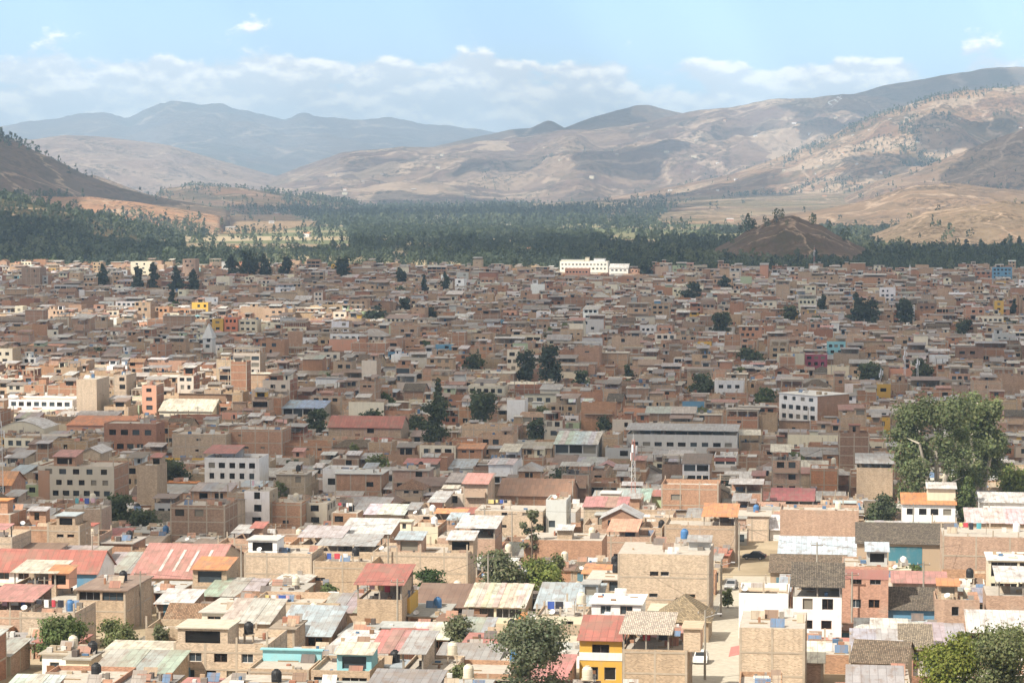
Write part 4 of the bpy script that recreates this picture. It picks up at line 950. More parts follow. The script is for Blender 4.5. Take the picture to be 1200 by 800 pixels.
# ------------------------------------------------------------------ putting the houses down
TANKSPOTS = []
ROOTS = {}
def place_house(hs, r):
    s = hs['s']; D = hs['Y']
    parts, wins = build_house(s, r, 2)
    root = empty(hs['name'], (hs['X'], hs['Y'], hs['z']), hs['yaw'])
    tag(root, hs['label'], hs['cat'], hs.get('group')); ROOTS[root.name] = hs
    near = D < 460
    def put_wins(ws, par):
        for wq in ws[:100]:
            P, F = win_bufs(wq, r, near)
            if F: fo = obj_from('window', F, par); obj_from('pane', P, fo)
            else: obj_from('window', P, par)
    for nm, b in parts.items():
        if nm == 'rooftop_room':
            for Rb, Rr, rw in b:
                ro = obj_from('rooftop_room', Rb, root); obj_from('room_roof', Rr, ro)
                for wq in rw: obj_from('opening', win_bufs(wq, r, False)[0], ro)
        elif nm == 'column_stub':
            if D < 900:
                for pb in b: obj_from('column_stub', pb, root)
        elif nm == 'canopy_post':
            if D < 620:
                for pb in b: obj_from('canopy_post', pb, root)
            else:
                m = Buf(); [m.add(pb) for pb in b]; obj_from('canopy_frame', m, root)
        else: obj_from(nm, b, root)
    if D < 1000: put_wins(wins, root)
    else:
        for wq in wins[:100]:
            obj_from('window', win_bufs(wq, r, False)[0], root)
    # a door where the ground floor shows
    if D < 470 and s['n'] <= 3 and not hs.get('nodoor') and s.get('win') != 'none':
        x = s['w']*r.uniform(0.06, 0.2); Db = Buf(); Db.box(x, x+0.95, -0.05, -0.005, 0.0, 2.05, r.choice([(0.2,0.1,0.05),(0.25,0.27,0.3),(0.1,0.2,0.25)]), 'paint')
        obj_from('door', Db, root)
    top = s['h']
    if s['roof'] in ('flat','slab','canopy') and D < 640:
        c, n = math.cos(hs['yaw']), math.sin(hs['yaw'])
        x, y = s['w']*r.uniform(0.55, 0.85), s['d']*r.uniform(0.55, 0.8)
        ok = all(not (q[0]-0.7 < x < q[1]+0.7 and q[2]-0.9 < y < q[3]+0.7) for q in s.get('rooms', ()))
        if s.get('skeleton'): ok = False
        if s['roof'] == 'canopy':
            cx = s.get('cx', (0,1)); ok = ok and not (cx[0]*s['w']-1 < x < cx[1]*s['w']+1 and y < s.get('cd', s['d'])+1)
        TANKSPOTS.append((hs, hs['X']+x*c+y*n, hs['Y']-x*n+y*c, hs['z']+top+(0.17 if s['roof']=='slab' else 0.01), ok))
    return root
for hs in HOUSES:
    hs['group'] = {'house':'houses of the hillside town','shed':'tin sheds of the town'}.get(hs['cat'])
    place_house(hs, random.Random(int(hs['px']*7+hs['yt'])))
for hs in sorted(SINGLE, key=lambda q: q['Y']):
    b = hs['box']; hs['px'] = (b[0]+b[1])/2; hs['pw'] = (b[1]-b[0])/2; hs['D'] = hs['Y']
    hs['label'] = single_label(house_bases(hs['s']), hs['px'], hs['Y'], hs['pw']); hs['cat'] = 'house'
    hs['group'] = 'houses of the hillside town'
    place_house(hs, random.Random(int(hs['Y']*13+hs['px'])))
big = Buf(); rm = random.Random(5)
for hs in MASS:
    parts, wins = build_house(hs['s'], rm, 1 if hs['Y'] < 1300 else 0)
    for nm, b in parts.items():
        for q in (b if isinstance(b, list) else [b]):
            if isinstance(q, tuple):
                big.add(q[0], hs['yaw'], (hs['X'], hs['Y'], hs['z'])); big.add(q[1], hs['yaw'], (hs['X'], hs['Y'], hs['z']))
                wins = wins + q[2]
            else: big.add(q, hs['yaw'], (hs['X'], hs['Y'], hs['z']))
    for wq in wins:
        big.add(win_bufs(wq, rm, False)[0], hs['yaw'], (hs['X'], hs['Y'], hs['z']))
tag(obj_from('distant_houses', big), 'mass of smaller brick houses packed across the valley floor', 'houses', kind='stuff')

# ------------------------------------------------------------------ hills
def ridge(name, pts, D0, Dk, D1, amp=0.5, sc=420.0, p=1.25, zb=-80.0, px0=None, px1=None):
    return dict(name=name, pts=pts, D0=D0, Dk=Dk, D1=D1, amp=amp, sc=sc, p=p, zb=zb, px0=px0 if px0 is not None else pts[0][0], px1=px1 if px1 is not None else pts[-1][0])
RIDGES = [
 ridge('far_blue_mountains', [(-500,190),(-200,160),(0,149),(60,140),(125,133),(152,137),(175,128),(200,122),(225,124),(252,121),(285,128),(310,131),(330,137),(352,134),(400,139),(450,135),(500,146),(560,151),(620,160),(700,160),(900,170),(1200,175),(1700,190)], 15500, 24000, 31000, 0.55, 2600),
 ridge('pale_mountains', [(-400,150),(-100,150),(0,161),(40,165),(80,159),(130,161),(200,170),(260,188),(330,207),(420,224)], 9000, 12500, 15000, 0.6, 900),
 ridge('far_right_hill', [(900,150),(950,126),(1000,109),(1050,99),(1100,91),(1150,82),(1200,79),(1300,66),(1500,55),(1700,60)], 10500, 13500, 16500, 0.5, 900),
 ridge('conical_peak', [(480,180),(555,161),(600,151),(622,149),(640,141),(648,142),(662,150),(700,136),(745,122),(760,123),(780,128),(830,141),(920,170)], 11500, 14000, 16500, 0.45, 900),
 ridge('dry_hills', [(230,228),(300,216),(350,196),(380,186),(400,179),(430,177),(470,171),(520,173),(560,166),(620,161),(660,153),(700,151),(760,142),(800,132),(860,127),(900,116),(940,111),(1000,110),(1050,121),(1100,127),(1200,135),(1400,140),(1700,160)], 8800, 12200, 14800, 0.75, 620, 1.05),
 ridge('terraced_hill', [(640,240),(700,234),(780,220),(860,203),(920,182),(960,166),(992,150),(1040,130),(1080,118),(1120,110),(1150,106),(1200,102),(1300,92),(1500,80),(1700,90)], 6700, 8600, 11000, 0.65, 420, 1.1),
 ridge('forested_foothill', [(-500,150),(-200,190),(-50,222),(0,232),(60,244),(130,262),(180,275),(220,290)], 2400, 3100, 3800, 0.3, 260),
 ridge('left_hill', [(-500,80),(-200,95),(-60,130),(0,157),(25,168),(70,190),(100,205),(140,219),(200,233),(270,246)], 3500, 5000, 6600, 0.45, 420),
 ridge('brown_knoll', [(50,240),(95,206),(112,205),(130,211),(165,225),(205,236)], 5800, 7000, 8200, 0.4, 300),
 ridge('wooded_knoll', [(170,240),(190,221),(230,217),(280,220),(340,228),(420,240)], 6000, 6900, 7800, 0.3, 300),
 ridge('shaded_slope', [(960,245),(1000,226),(1025,213),(1080,196),(1130,177),(1170,161),(1200,150),(1300,115),(1500,80),(1700,70)], 5400, 6500, 7800, 0.5, 260),
 ridge('valley_slope', [(430,243),(560,240),(640,238),(760,232),(860,226),(1000,219),(1200,214),(1700,208)], 4700, 7700, 9500, 0.05, 500, 1.0),
 ridge('orange_bank', [(-200,215),(-20,222),(40,230),(110,231),(160,237),(200,243),(262,254)], 3650, 4150, 4700, 0.3, 130),
 ridge('low_tan_hills', [(850,265),(880,256),(960,246),(1010,236),(1040,226),(1070,218),(1105,214),(1150,219),(1200,223),(1300,214),(1500,200),(1700,210)], 3800, 4700, 5800, 0.6, 200),
 ridge('rocky_hill', [(985,300),(1010,287),(1030,273),(1060,259),(1085,248),(1120,243),(1150,240),(1175,235),(1200,239),(1300,228),(1500,220),(1700,240)], 2700, 3300, 4000, 0.5, 150),
 ridge('brown_dome_hill', [(810,312),(825,304),(845,289),(862,279),(876,269),(888,266),(903,258),(914,253),(930,252),(941,257),(953,262),(964,265),(978,275),(995,283),(1012,292),(1030,301),(1055,312)], 2260, 2620, 3100, 0.7, 85, 0.95),
]
def ridge_z(R, x, y):
    px = 600 + FPX*x/y
    P = np.array(R['pts'], float)
    py = np.interp(px, P[:,0], P[:,1])
    zp = -(py - HZ)/FPX*R['Dk']
    rng_ = R['Dk'] - R['D0']
    n0 = fbm(x/(R['sc']*2.2), y/(R['sc']*2.2), 4, 31) - 0.5
    t = (y - R['D0'] - n0*0.5*rng_*(1-np.clip((y-R['D0'])/rng_,0,1)))/rng_
    S = np.clip(t, 0, 1)**R['p']
    bk = np.clip((y-R['Dk'])/(R['D1']-R['Dk']), 0, 1)
    S = np.where(y > R['Dk'], 1-bk**1.4, S)
    n1 = fbm(x/R['sc'], y/(R['sc']*1.3), 6, 5)
    rd = 1-np.abs(2*fbm(x/(R['sc']*0.8)+7, y/(R['sc']*1.5), 5, 77)-1)*2.2
    env = np.clip(S*(1.04-S), 0, 1)*1.0
    zb = R['zb']
    z = zb + (zp-zb)*(S + R['amp']*env*((n1-0.5)*1.5 + (rd-0.55)*0.95 + (1-np.abs(2*fbm(x/(R['sc']*0.33)+3, y/(R['sc']*0.7), 4, 55)-1)*2.2-0.5)*0.30))
    edge = np.clip(np.minimum(px-R['px0'], R['px1']-px)/20.0, 0, 1)
    z = z + (zp-zb)*(0.10 if R['Dk'] > 20000 else 0.016)*(fbm(x/(R['sc']*0.12), y/(R['sc']*0.18), 5, 9)-0.5)*2*S
    z = np.where((t <= 0) | (edge <= 0), zb-6, z)
    return z
def height_all(x, y):
    z = gz(x, y).copy() if hasattr(gz(x, y), 'copy') else gz(x, y)
    for R in RIDGES:
        z = np.maximum(z, ridge_z(R, x, y))
    return z
def grid_mesh(name, X, Y, Z, mat):
    a, b = X.shape
    me = bpy.data.meshes.new(name)
    co = np.stack([X, Y, Z], -1).reshape(-1, 3).astype(np.float32)
    me.vertices.add(a*b); me.vertices.foreach_set('co', co.ravel())
    i = np.arange(a*b).reshape(a, b)
    q = np.stack([i[:-1,:-1], i[:-1,1:], i[1:,1:], i[1:,:-1]], -1).reshape(-1, 4).astype(np.int32)
    me.loops.add(q.size); me.loops.foreach_set('vertex_index', q.ravel())
    me.polygons.add(len(q)); me.polygons.foreach_set('loop_start', np.arange(0, q.size, 4, dtype=np.int32))
    me.polygons.foreach_set('use_smooth', np.ones(len(q), bool))
    me.materials.append(mat); me.update()
    o = bpy.data.objects.new(name, me); COL.objects.link(o)
    return o
def land_mat(name, cols, fs, green=0.5, gcol=(0.075,0.085,0.045), pale=0.0):
    """dry land: fields of several soils, scrub, tracks; world-sized"""
    m, nt, b = newmat(name, 0.97, 0.05)
    p = N(nt, 'ShaderNodeNewGeometry').outputs['Position']
    wp = noise(nt, p, 1/(fs*1.3), 4)
    vm = N(nt, 'ShaderNodeVectorMath', operation='MULTIPLY_ADD'); L(nt, wp.outputs['Color'], vm.inputs[0]); vm.inputs[1].default_value = (fs*1.1,)*3; L(nt, p, vm.inputs[2])
    v = N(nt, 'ShaderNodeTexVoronoi'); v.inputs['Scale'].default_value = 1/fs; L(nt, vm.outputs[0], v.inputs['Vector'])
    sep = N(nt, 'ShaderNodeSeparateColor'); L(nt, v.outputs['Color'], sep.inputs[0])
    n1 = noise(nt, p, 1/(fs*4.5), 6, 0.6); n2 = noise(nt, p, 1/(fs*0.35), 6, 0.65); n3 = noise(nt, p, 1/(fs*2.0), 5, 0.6)
    f = math_(nt, 'ADD', math_(nt, 'MULTIPLY', sep.outputs[0], 0.42), math_(nt, 'MULTIPLY', n1.outputs[0], 0.75))
    rp = N(nt, 'ShaderNodeValToRGB'); L(nt, f, rp.inputs[0])
    e = rp.color_ramp.elements; k = len(cols)
    for i, c in enumerate(cols):
        pos = 0.25 + 0.6*i/(k-1)
        if i < 2: e[i].position = pos; e[i].color = (*c, 1)
        else: q = e.new(pos); q.color = (*c, 1)
    c = mixc(nt, rng(nt, n2.outputs[0], 0.35, 0.75, 0.0, 0.45), rp.outputs[0], (0.17,0.13,0.09))
    if pale: c = mixc(nt, math_(nt, 'MULTIPLY', rng(nt, sep.outputs[1], 0.80, 0.86), pale), c, (0.52,0.44,0.33))
    c = mixc(nt, rng(nt, math_(nt, 'ADD', math_(nt, 'MULTIPLY', n3.outputs[0], 0.7), math_(nt, 'MULTIPLY', n2.outputs[0], 0.35)), 0.60-0.12*green, 0.68-0.12*green, 0, min(1, green*1.1)), c, gcol)
    # pale tracks along the edges of some fields
    v2 = N(nt, 'ShaderNodeTexVoronoi', feature='DISTANCE_TO_EDGE'); v2.inputs['Scale'].default_value = 1/(fs*2.3); L(nt, vm.outputs[0], v2.inputs['Vector'])
    c = mixc(nt, math_(nt, 'MULTIPLY', rng(nt, v2.outputs['Distance'], 0.0, 0.028, 1, 0), 0.75), c, (0.56,0.47,0.36))
    n6 = noise(nt, scaled(nt, p, (1, 0.55, 1)), 1/(fs*0.11), 5, 0.7); n7 = noise(nt, p, 1/(fs*1.1), 3, 0.5)
    c = mixc(nt, math_(nt, 'MULTIPLY', rng(nt, n6.outputs[0], 0.47, 0.56, 0, 0.88), rng(nt, n7.outputs[0], 0.38, 0.62, 0.15, 1)), c, (0.095,0.075,0.048))
    c = mixc(nt, 1.0, c, (0.78,0.69,0.64), 'MULTIPLY')
    L(nt, c, b.inputs['Base Color'])
    bp = N(nt, 'ShaderNodeBump'); bp.inputs['Strength'].default_value = 1.0; bp.inputs['Distance'].default_value = fs*0.09
    L(nt, n2.outputs[0], bp.inputs['Height']); L(nt, bp.outputs[0], b.inputs['Normal'])
    return m
DRY = [(0.15,0.10,0.08),(0.25,0.18,0.125),(0.36,0.28,0.19),(0.26,0.18,0.14),(0.46,0.37,0.25)]
PLUM = [(0.15,0.105,0.095),(0.21,0.15,0.13),(0.38,0.30,0.22),(0.20,0.14,0.125),(0.50,0.41,0.29)]
OCH = [(0.19,0.125,0.09),(0.33,0.22,0.14),(0.47,0.35,0.22),(0.26,0.165,0.115),(0.56,0.45,0.30)]
HM = {
 'far_blue_mountains': land_mat('far_mountain_land', [(0.10,0.09,0.08),(0.15,0.12,0.10),(0.24,0.19,0.15),(0.13,0.11,0.09)], 700, 0.5),
 'pale_mountains': land_mat('pale_mountain_land', [(0.30,0.23,0.19),(0.38,0.30,0.25),(0.44,0.36,0.29)], 200, 0.2, pale=0.4),
 'far_right_hill': land_mat('far_hill_land', [(0.12,0.10,0.08),(0.18,0.14,0.1),(0.3,0.24,0.17)], 400, 0.6),
 'conical_peak': land_mat('conical_peak_land', [(0.13,0.11,0.085),(0.2,0.15,0.11),(0.33,0.27,0.19)], 350, 0.5),
 'dry_hills': land_mat('dry_hill_land', PLUM, 230, 0.34, pale=0.9),
 'terraced_hill': land_mat('terraced_hill_land', OCH, 140, 0.5, pale=0.9),
 'forested_foothill': land_mat('foothill_land', [(0.16,0.13,0.08),(0.12,0.13,0.06),(0.3,0.2,0.13)], 90, 0.7),
 'left_hill': land_mat('left_hill_land', [(0.12,0.105,0.075),(0.17,0.135,0.095),(0.22,0.16,0.115)], 110, 0.5),
 'valley_slope': land_mat('valley_slope_land', [(0.15,0.155,0.085),(0.30,0.23,0.15),(0.19,0.19,0.10),(0.42,0.34,0.23),(0.24,0.18,0.12)], 170, 0.35, pale=0.5),
 'orange_bank': land_mat('orange_bank_land', [(0.42,0.25,0.15),(0.52,0.34,0.21),(0.38,0.27,0.17)], 60, 0.2, pale=0.7),
 'brown_knoll': land_mat('knoll_land', DRY, 120, 0.2),
 'wooded_knoll': land_mat('wooded_knoll_land', [(0.1,0.11,0.06),(0.2,0.16,0.1),(0.3,0.2,0.14)], 120, 0.7),
 'shaded_slope': land_mat('shaded_slope_land', DRY, 120, 0.35),
 'low_tan_hills': land_mat('low_hill_land', [(0.24,0.18,0.12),(0.31,0.24,0.16),(0.36,0.27,0.18)], 110, 0.25),
 'rocky_hill': land_mat('rocky_hill_land', [(0.26,0.22,0.16),(0.33,0.28,0.20),(0.36,0.28,0.20)], 60, 0.35, (0.16,0.15,0.09)),
 'brown_dome_hill': land_mat('dome_hill_land', [(0.12,0.095,0.072),(0.165,0.13,0.095),(0.21,0.165,0.12)], 40, 0.6),
}
for R in RIDGES:
    npx = int(min(460, (R['px1']-R['px0'])/(2.5 if R['px1']-R['px0'] < 400 else 4)))
    px = np.linspace(R['px0'], R['px1'], npx); yy = np.linspace(R['D0']-0.1*(R['Dk']-R['D0']), R['D1'], 190)
    PX, YY = np.meshgrid(px, yy); X = (PX-600)/FPX*YY
    tag(grid_mesh(R['name'], X, YY, ridge_z(R, X, YY), HM[R['name']]), kind='structure')
# the valley floor, one sheet to the horizon
m, nt, b = newmat('valley_ground', 0.97, 0.05)
p = N(nt, 'ShaderNodeNewGeometry').outputs['Position']
n1 = noise(nt, p, 0.05, 6, 0.65); n2 = noise(nt, p, 0.6, 5, 0.6)
dust = mixc(nt, rng(nt, n1.outputs[0], 0.35, 0.65), (0.42,0.345,0.24), (0.30,0.245,0.165))
dust = mixc(nt, rng(nt, n2.outputs[0], 0.5, 0.8, 0, 0.5), dust, (0.2,0.165,0.11))
wv = noise(nt, p, 1/260, 3); vm = N(nt, 'ShaderNodeVectorMath', operation='MULTIPLY_ADD'); L(nt, wv.outputs['Color'], vm.inputs[0]); vm.inputs[1].default_value = (200,)*3; L(nt, p, vm.inputs[2])
vo = N(nt, 'ShaderNodeTexVoronoi'); vo.inputs['Scale'].default_value = 1/210; L(nt, vm.outputs[0], vo.inputs['Vector'])
sp = N(nt, 'ShaderNodeSeparateColor'); L(nt, vo.outputs['Color'], sp.inputs[0])
rp = N(nt, 'ShaderNodeValToRGB'); L(nt, sp.outputs[0], rp.inputs[0]); rp.color_ramp.interpolation = 'CONSTANT'
e = rp.color_ramp.elements; e[0].position = 0; e[0].color = (0.14,0.155,0.075,1); e[1].position = 0.3; e[1].color = (0.33,0.26,0.16,1)
for pos, c in ((0.5,(0.20,0.19,0.10)),(0.62,(0.42,0.34,0.22)),(0.76,(0.17,0.19,0.09)),(0.9,(0.26,0.20,0.13))): q = e.new(pos); q.color = (*c, 1)
fld = mixc(nt, rng(nt, n1.outputs[0], 0.4, 0.7, 0, 0.35), rp.outputs[0], (0.16,0.14,0.09))
sx = N(nt, 'ShaderNodeSeparateXYZ'); L(nt, p, sx.inputs[0])
L(nt, mixc(nt, rng(nt, sx.outputs[1], 2050, 2200), dust, fld), b.inputs['Base Color'])
GM = m
yl = np.concatenate([np.array([-150, -60, 0.0]), np.linspace(40, 240, 8), np.linspace(240, 600, 14)[1:], np.geomspace(600, 32000, 60)[1:]])
tl = np.linspace(-1.1, 1.1, 61)
YY, TT = np.meshgrid(yl, tl, indexing='ij'); X = TT*(YY*0.75 + 240)
tag(grid_mesh('ground', X, YY, gz(X, YY), GM), kind='structure')
def ground_patch(name, pix, dz, mat, n=24):
    """a field on the valley floor from its corners in the picture's ground rows"""
    pts = [ground_at(*q) for q in pix]
    me = bpy.data.meshes.new(name); out = []
    for i in range(len(pts)):
        a, b_ = pts[i], pts[(i+1) % len(pts)]
        for k in range(n):
            t = k/n; jx = (fbm(np.array([i*3.1+k*0.45]), np.array([1.7]), 3, 4)[0]-0.5)*0.03*(a[1])
            x, y = a[0]+(b_[0]-a[0])*t + jx*0.4, a[1]+(b_[1]-a[1])*t + jx
            out.append((x, y, g1(x, y)+dz))
    me.from_pydata(out, [], [tuple(range(len(out)))]); me.materials.append(mat)
    o = bpy.data.objects.new(name, me); COL.objects.link(o); return tag(o, kind='structure')
FT = land_mat('dry_field_land', [(0.40,0.30,0.18),(0.46,0.35,0.21),(0.38,0.30,0.18)], 90, 0.12)
FP = land_mat('bare_field_land', [(0.50,0.41,0.28),(0.56,0.46,0.32),(0.46,0.34,0.22)], 60, 0.0)
FG = land_mat('green_field_land', [(0.12,0.135,0.06),(0.16,0.165,0.08),(0.11,0.12,0.06)], 90, 0.2)
ground_patch('field', [(120,274),(290,274),(380,264),(330,249),(130,246)], 0.6, FT)
ground_patch('field', [(770,263),(1060,263),(1060,244),(800,246)], 0.5, FT)
ground_patch('field', [(845,262),(955,263),(960,253),(860,254)], 1.0, FP)
ground_patch('field', [(955,250),(1040,250),(1040,242),(960,243)], 1.0, FP)
ground_patch('field', [(720,245),(1010,243),(990,229),(760,232)], 0.6, FG)
ground_patch('field', [(330,238),(450,238),(450,233),(340,233)], 0.8, FT)

# ------------------------------------------------------------------ woods (nobody could count them)
def tree_template(rs, nq, kind):
    q = []; c = []
    for k in range(nq):
        t = rs.rand()
        if kind == 0:   # tall loose eucalyptus
            z = 0.12+0.88*t**0.8; rad = 0.20*math.sin(min(1, (1.02-z)/0.55)*math.pi/2)*(0.6+0.8*rs.rand())
        elif kind == 1: # conifer
            z = 0.06+0.94*t; rad = 0.21*(1.03-z)*(0.5+0.9*rs.rand())
        else:           # round
            z = 0.1+0.85*t; rad = 0.33*math.sqrt(max(0.02, 1-((z-0.52)/0.5)**2))*(0.55+0.6*rs.rand())
        a = rs.rand()*2*math.pi; p = np.array([rad*math.cos(a), rad*math.sin(a), z])
        nrm = np.array([math.cos(a), math.sin(a), 0.5]) + rs.normal(0, 0.6, 3); nrm /= np.linalg.norm(nrm)
        u = np.cross(nrm, [0.1, 0.2, 1.0]); u /= np.linalg.norm(u); w = np.cross(nrm, u)
        s = (0.095 if nq > 40 else 0.13 if nq > 20 else 0.18)*(0.6+0.8*rs.rand())
        q.append([p-u*s*0.6-w*s*0.7, p+u*s*0.5-w*s*0.5, p+u*s*0.6+w*s*0.7, p-u*s*0.4+w*s*0.6]); c.append(0.86+0.28*rs.rand())
    return np.array(q), np.array(c)
def plant(name, xy, hgt, kinds, cols, nq, label, seed):
    rs = np.random.RandomState(seed); V = []; C = []
    temps = [[tree_template(rs, nq, k) for _ in range(3)] for k in range(3)]
    z = height_all(xy[:,0], xy[:,1])
    for k in range(3):
        for j in range(3):
            s = np.where((kinds == k) & (np.arange(len(xy)) % 3 == j))[0]
            if not len(s): continue
            T, tc = temps[k][j]
            a = rs.rand(len(s))*2*math.pi; ca, sa = np.cos(a), np.sin(a); h = hgt[s]
            wd = h*(0.8+0.5*rs.rand(len(s)))
            Q = T.reshape(-1, 3)
            x = (Q[None,:,0]*ca[:,None]-Q[None,:,1]*sa[:,None])*wd[:,None]+xy[s,0][:,None]
            y = (Q[None,:,0]*sa[:,None]+Q[None,:,1]*ca[:,None])*wd[:,None]+xy[s,1][:,None]
            zz = Q[None,:,2]*h[:,None]+z[s][:,None]-0.3
            V.append(np.stack([x,y,zz],-1).reshape(-1,3)); C.append((cols[s][:,None,:]*tc[None,:,None]).reshape(-1,3))
    V = np.concatenate(V); C = np.concatenate(C)
    me = mesh_np(name, V, C, np.full(len(C), MATS.index('leaf')))
    o = bpy.data.objects.new(name, me); COL.objects.link(o)
    return tag(o, label, 'trees', kind='stuff')
def scatter(px0, px1, D0, D1, n, mask, seed):
    rs = np.random.RandomState(seed)
    y = np.sqrt(D0**2+(D1**2-D0**2)*rs.rand(n)); px = px0+(px1-px0)*rs.rand(n); x = (px-600)/FPX*y
    row = HZ+75*FPX/y
    k = rs.rand(n) < mask(px, y, row, x)
    return np.stack([x[k], y[k]], 1), px[k]
def inpoly(px, row, poly):
    ins = np.zeros(len(px), bool); j = len(poly)-1
    for i in range(len(poly)):
        (xi, yi), (xj, yj) = poly[i], poly[j]
        c = ((yi > row) != (yj > row)) & (px < (xj-xi)*(row-yi)/(yj-yi+1e-9)+xi); ins ^= c; j = i
    return ins
F1 = [(115,276),(295,276),(385,265),(330,248),(125,245)]; F2 = [(765,265),(1065,265),(1065,242),(800,244)]
def tcol(rs, n, x, y):
    base = np.array([[0.058,0.076,0.05],[0.085,0.105,0.065],[0.044,0.06,0.046],[0.125,0.14,0.088]])
    g = fbm(x/170, y/260, 3, 3); idx = np.clip(((g-0.3)*7+rs.normal(0,0.8,n)).astype(int), 0, 3)
    return base[idx]*(0.8+0.4*rs.rand(n,1))
def mask_near(px, y, row, x):
    d = np.where(y < 2190, 0.4, 0.9)*np.ones_like(px)
    g = fbm(x/110, y/190, 4, 12); d = np.where(g < 0.37, 0.10, np.where(g < 0.42, 0.5, d))
    hd = ridge_z(RIDGES[-1], x, y) > -74; d = np.where(hd, 0.0, d); d = np.where((y > 3000) & (fbm(x/170, y/420, 4, 40) < 0.52), 0.05, d); d = np.where((y > 2550) & (fbm(x/420, y/260, 4, 44) > 0.56), 0.06, d); d = np.where((y > 2850) & (px > 110) & (px < 410), 0.03, d); d = np.where((y > 2500) & (y < 2850) & (px > 150) & (px < 400), 0.4*d, d)
    hr = ridge_z(RIDGES[-2], x, y) > -74; d = np.where(hr, 0.008, d)
    d = np.where(inpoly(px, row, F1) | inpoly(px, row, F2), 0.01, d)
    d = np.where((np.abs(px-687) < 42) & (y < 2200), 0, d)
    return d
def mask_mid(px, y, row, x):
    g = fbm(x/260, y/420, 5, 21)
    d = np.where(g > 0.52, 0.9, np.where(g > 0.46, 0.25, 0.012)); d = np.where(fbm(x/1100, y/620, 3, 61) > 0.50, 0.06*d, d)
    d = np.where((row > 249) & (row < 268) & (px > 300) & (px < 800), np.maximum(d, 0.85), d)
    d = np.where(inpoly(px, row, F1) | inpoly(px, row, F2), 0.008, d)
    for nm_ in ('low_tan_hills', 'shaded_slope', 'rocky_hill', 'orange_bank'): d = np.where(ridge_z([R for R in RIDGES if R['name'] == nm_][0], x, y) > -68, 0.006, d)
    d = np.where((px > 700) & (y > 5200), d*0.45, d)
    return d
rs = np.random.RandomState(3)
xy, px = scatter(-60, 1260, 2125, 3000, 25000, mask_near, 1)
kd = rs.choice(3, len(xy), p=[0.38, 0.07, 0.55]); hg = rs.uniform(6, 13, len(xy))*(1+0.5*(rs.rand(len(xy)) < 0.10))*np.where((px > 100) & (px < 420) & (xy[:,1] > 2500), 0.7, 1.0)*np.where(xy[:,1] < 2300, 0.75, 1.0)*(0.75+0.5*fbm(xy[:,0]/90, xy[:,1]/150, 3, 8))
plant('forest', xy, hg, kd, tcol(rs, len(xy), xy[:,0], xy[:,1]), 56, 'dense dark green eucalyptus and pine forest beyond the town edge', 5)
xy, px = scatter(-60, 1260, 3000, 4100, 22000, mask_near, 2)
kd = rs.choice(3, len(xy), p=[0.4, 0.07, 0.53]); hg = rs.uniform(7, 15, len(xy))
plant('forest', xy, hg, kd, tcol(rs, len(xy), xy[:,0], xy[:,1]), 26, 'bluish dark forest farther across the valley floor', 6)
xy, px = scatter(-60, 1260, 4100, 9000, 30000, mask_mid, 3)
kd = rs.choice(3, len(xy), p=[0.4, 0.2, 0.4]); hg = rs.uniform(9, 19, len(xy))
plant('woodland', xy, hg, kd, tcol(rs, len(xy), xy[:,0], xy[:,1]), 12, 'scattered woods and hedgerow trees on the far valley fields', 7)
# trees on the hills
pts = []
def hill_scatter(i, n, px0, px1, t0, t1, mask, seed):
    R = RIDGES[i]; q = np.random.RandomState(seed); y = R['D0']+(R['Dk']-R['D0'])*(t0+(t1-t0)*q.rand(n)); px = px0+(px1-px0)*q.rand(n); x = (px-600)/FPX*y
    k = q.rand(n) < mask(px, y, x); return np.stack([x[k], y[k]], 1)
ix = {R['name']: i for i, R in enumerate(RIDGES)}
pts.append(hill_scatter(ix['forested_foothill'], 5200, -80, 215, 0.0, 1.35, lambda px,y,x: np.where(fbm(x/140,y/220,4,2) > 0.40, 0.95, 0.15), 1))
pts.append(hill_scatter(ix['left_hill'], 2600, -60, 240, 0.0, 0.5, lambda px,y,x: np.where(fbm(x/200,y/260,4,6) > 0.57, 0.7, 0.012), 2))
pts.append(hill_scatter(ix['terraced_hill'], 9000, 700, 1230, 0.0, 1.02, lambda px,y,x: np.where(fbm(x/230,y/330,5,14) > 0.66, 0.5, 0.003), 3))
pts.append(hill_scatter(ix['terraced_hill'], 700, 985, 1160, 0.93, 1.02, lambda px,y,x: 0.4*np.ones_like(px), 8))
pts.append(hill_scatter(ix['terraced_hill'], 900, 1052, 1112, 0.45, 0.75, lambda px,y,x: np.where(fbm(x/120,y/200,4,19) > 0.42, 0.9, 0.1), 9))
pts.append(hill_scatter(ix['dry_hills'], 9000, 330, 1100, 0.0, 0.75, lambda px,y,x: np.where(fbm(x/420,y/700,5,24) > 0.64, 0.35, 0.004), 4))
pts.append(hill_scatter(ix['shaded_slope'], 1600, 1000, 1230, 0.0, 1.0, lambda px,y,x: np.where(fbm(x/150,y/300,4,4) > 0.53, 0.6, 0.03), 5))
pts.append(hill_scatter(ix['wooded_knoll'], 2200, 170, 420, 0.0, 1.2, lambda px,y,x: np.where(fbm(x/200,y/300,4,4) > 0.44, 0.8, 0.1), 6))
pts.append(hill_scatter(ix['brown_dome_hill'], 500, 815, 1050, 0.0, 1.0, lambda px,y,x: np.where(fbm(x/60,y/90,3,4) > 0.55, 0.0, 0.0), 7))
xy = np.concatenate(pts); hg = rs.uniform(6, 14, len(xy)); kd = rs.choice(3, len(xy), p=[0.4,0.2,0.4])
plant('woodland', xy, hg, kd, tcol(rs, len(xy), xy[:,0], xy[:,1]), 14, 'dark trees and scrub dotted over the dry hillsides', 9)
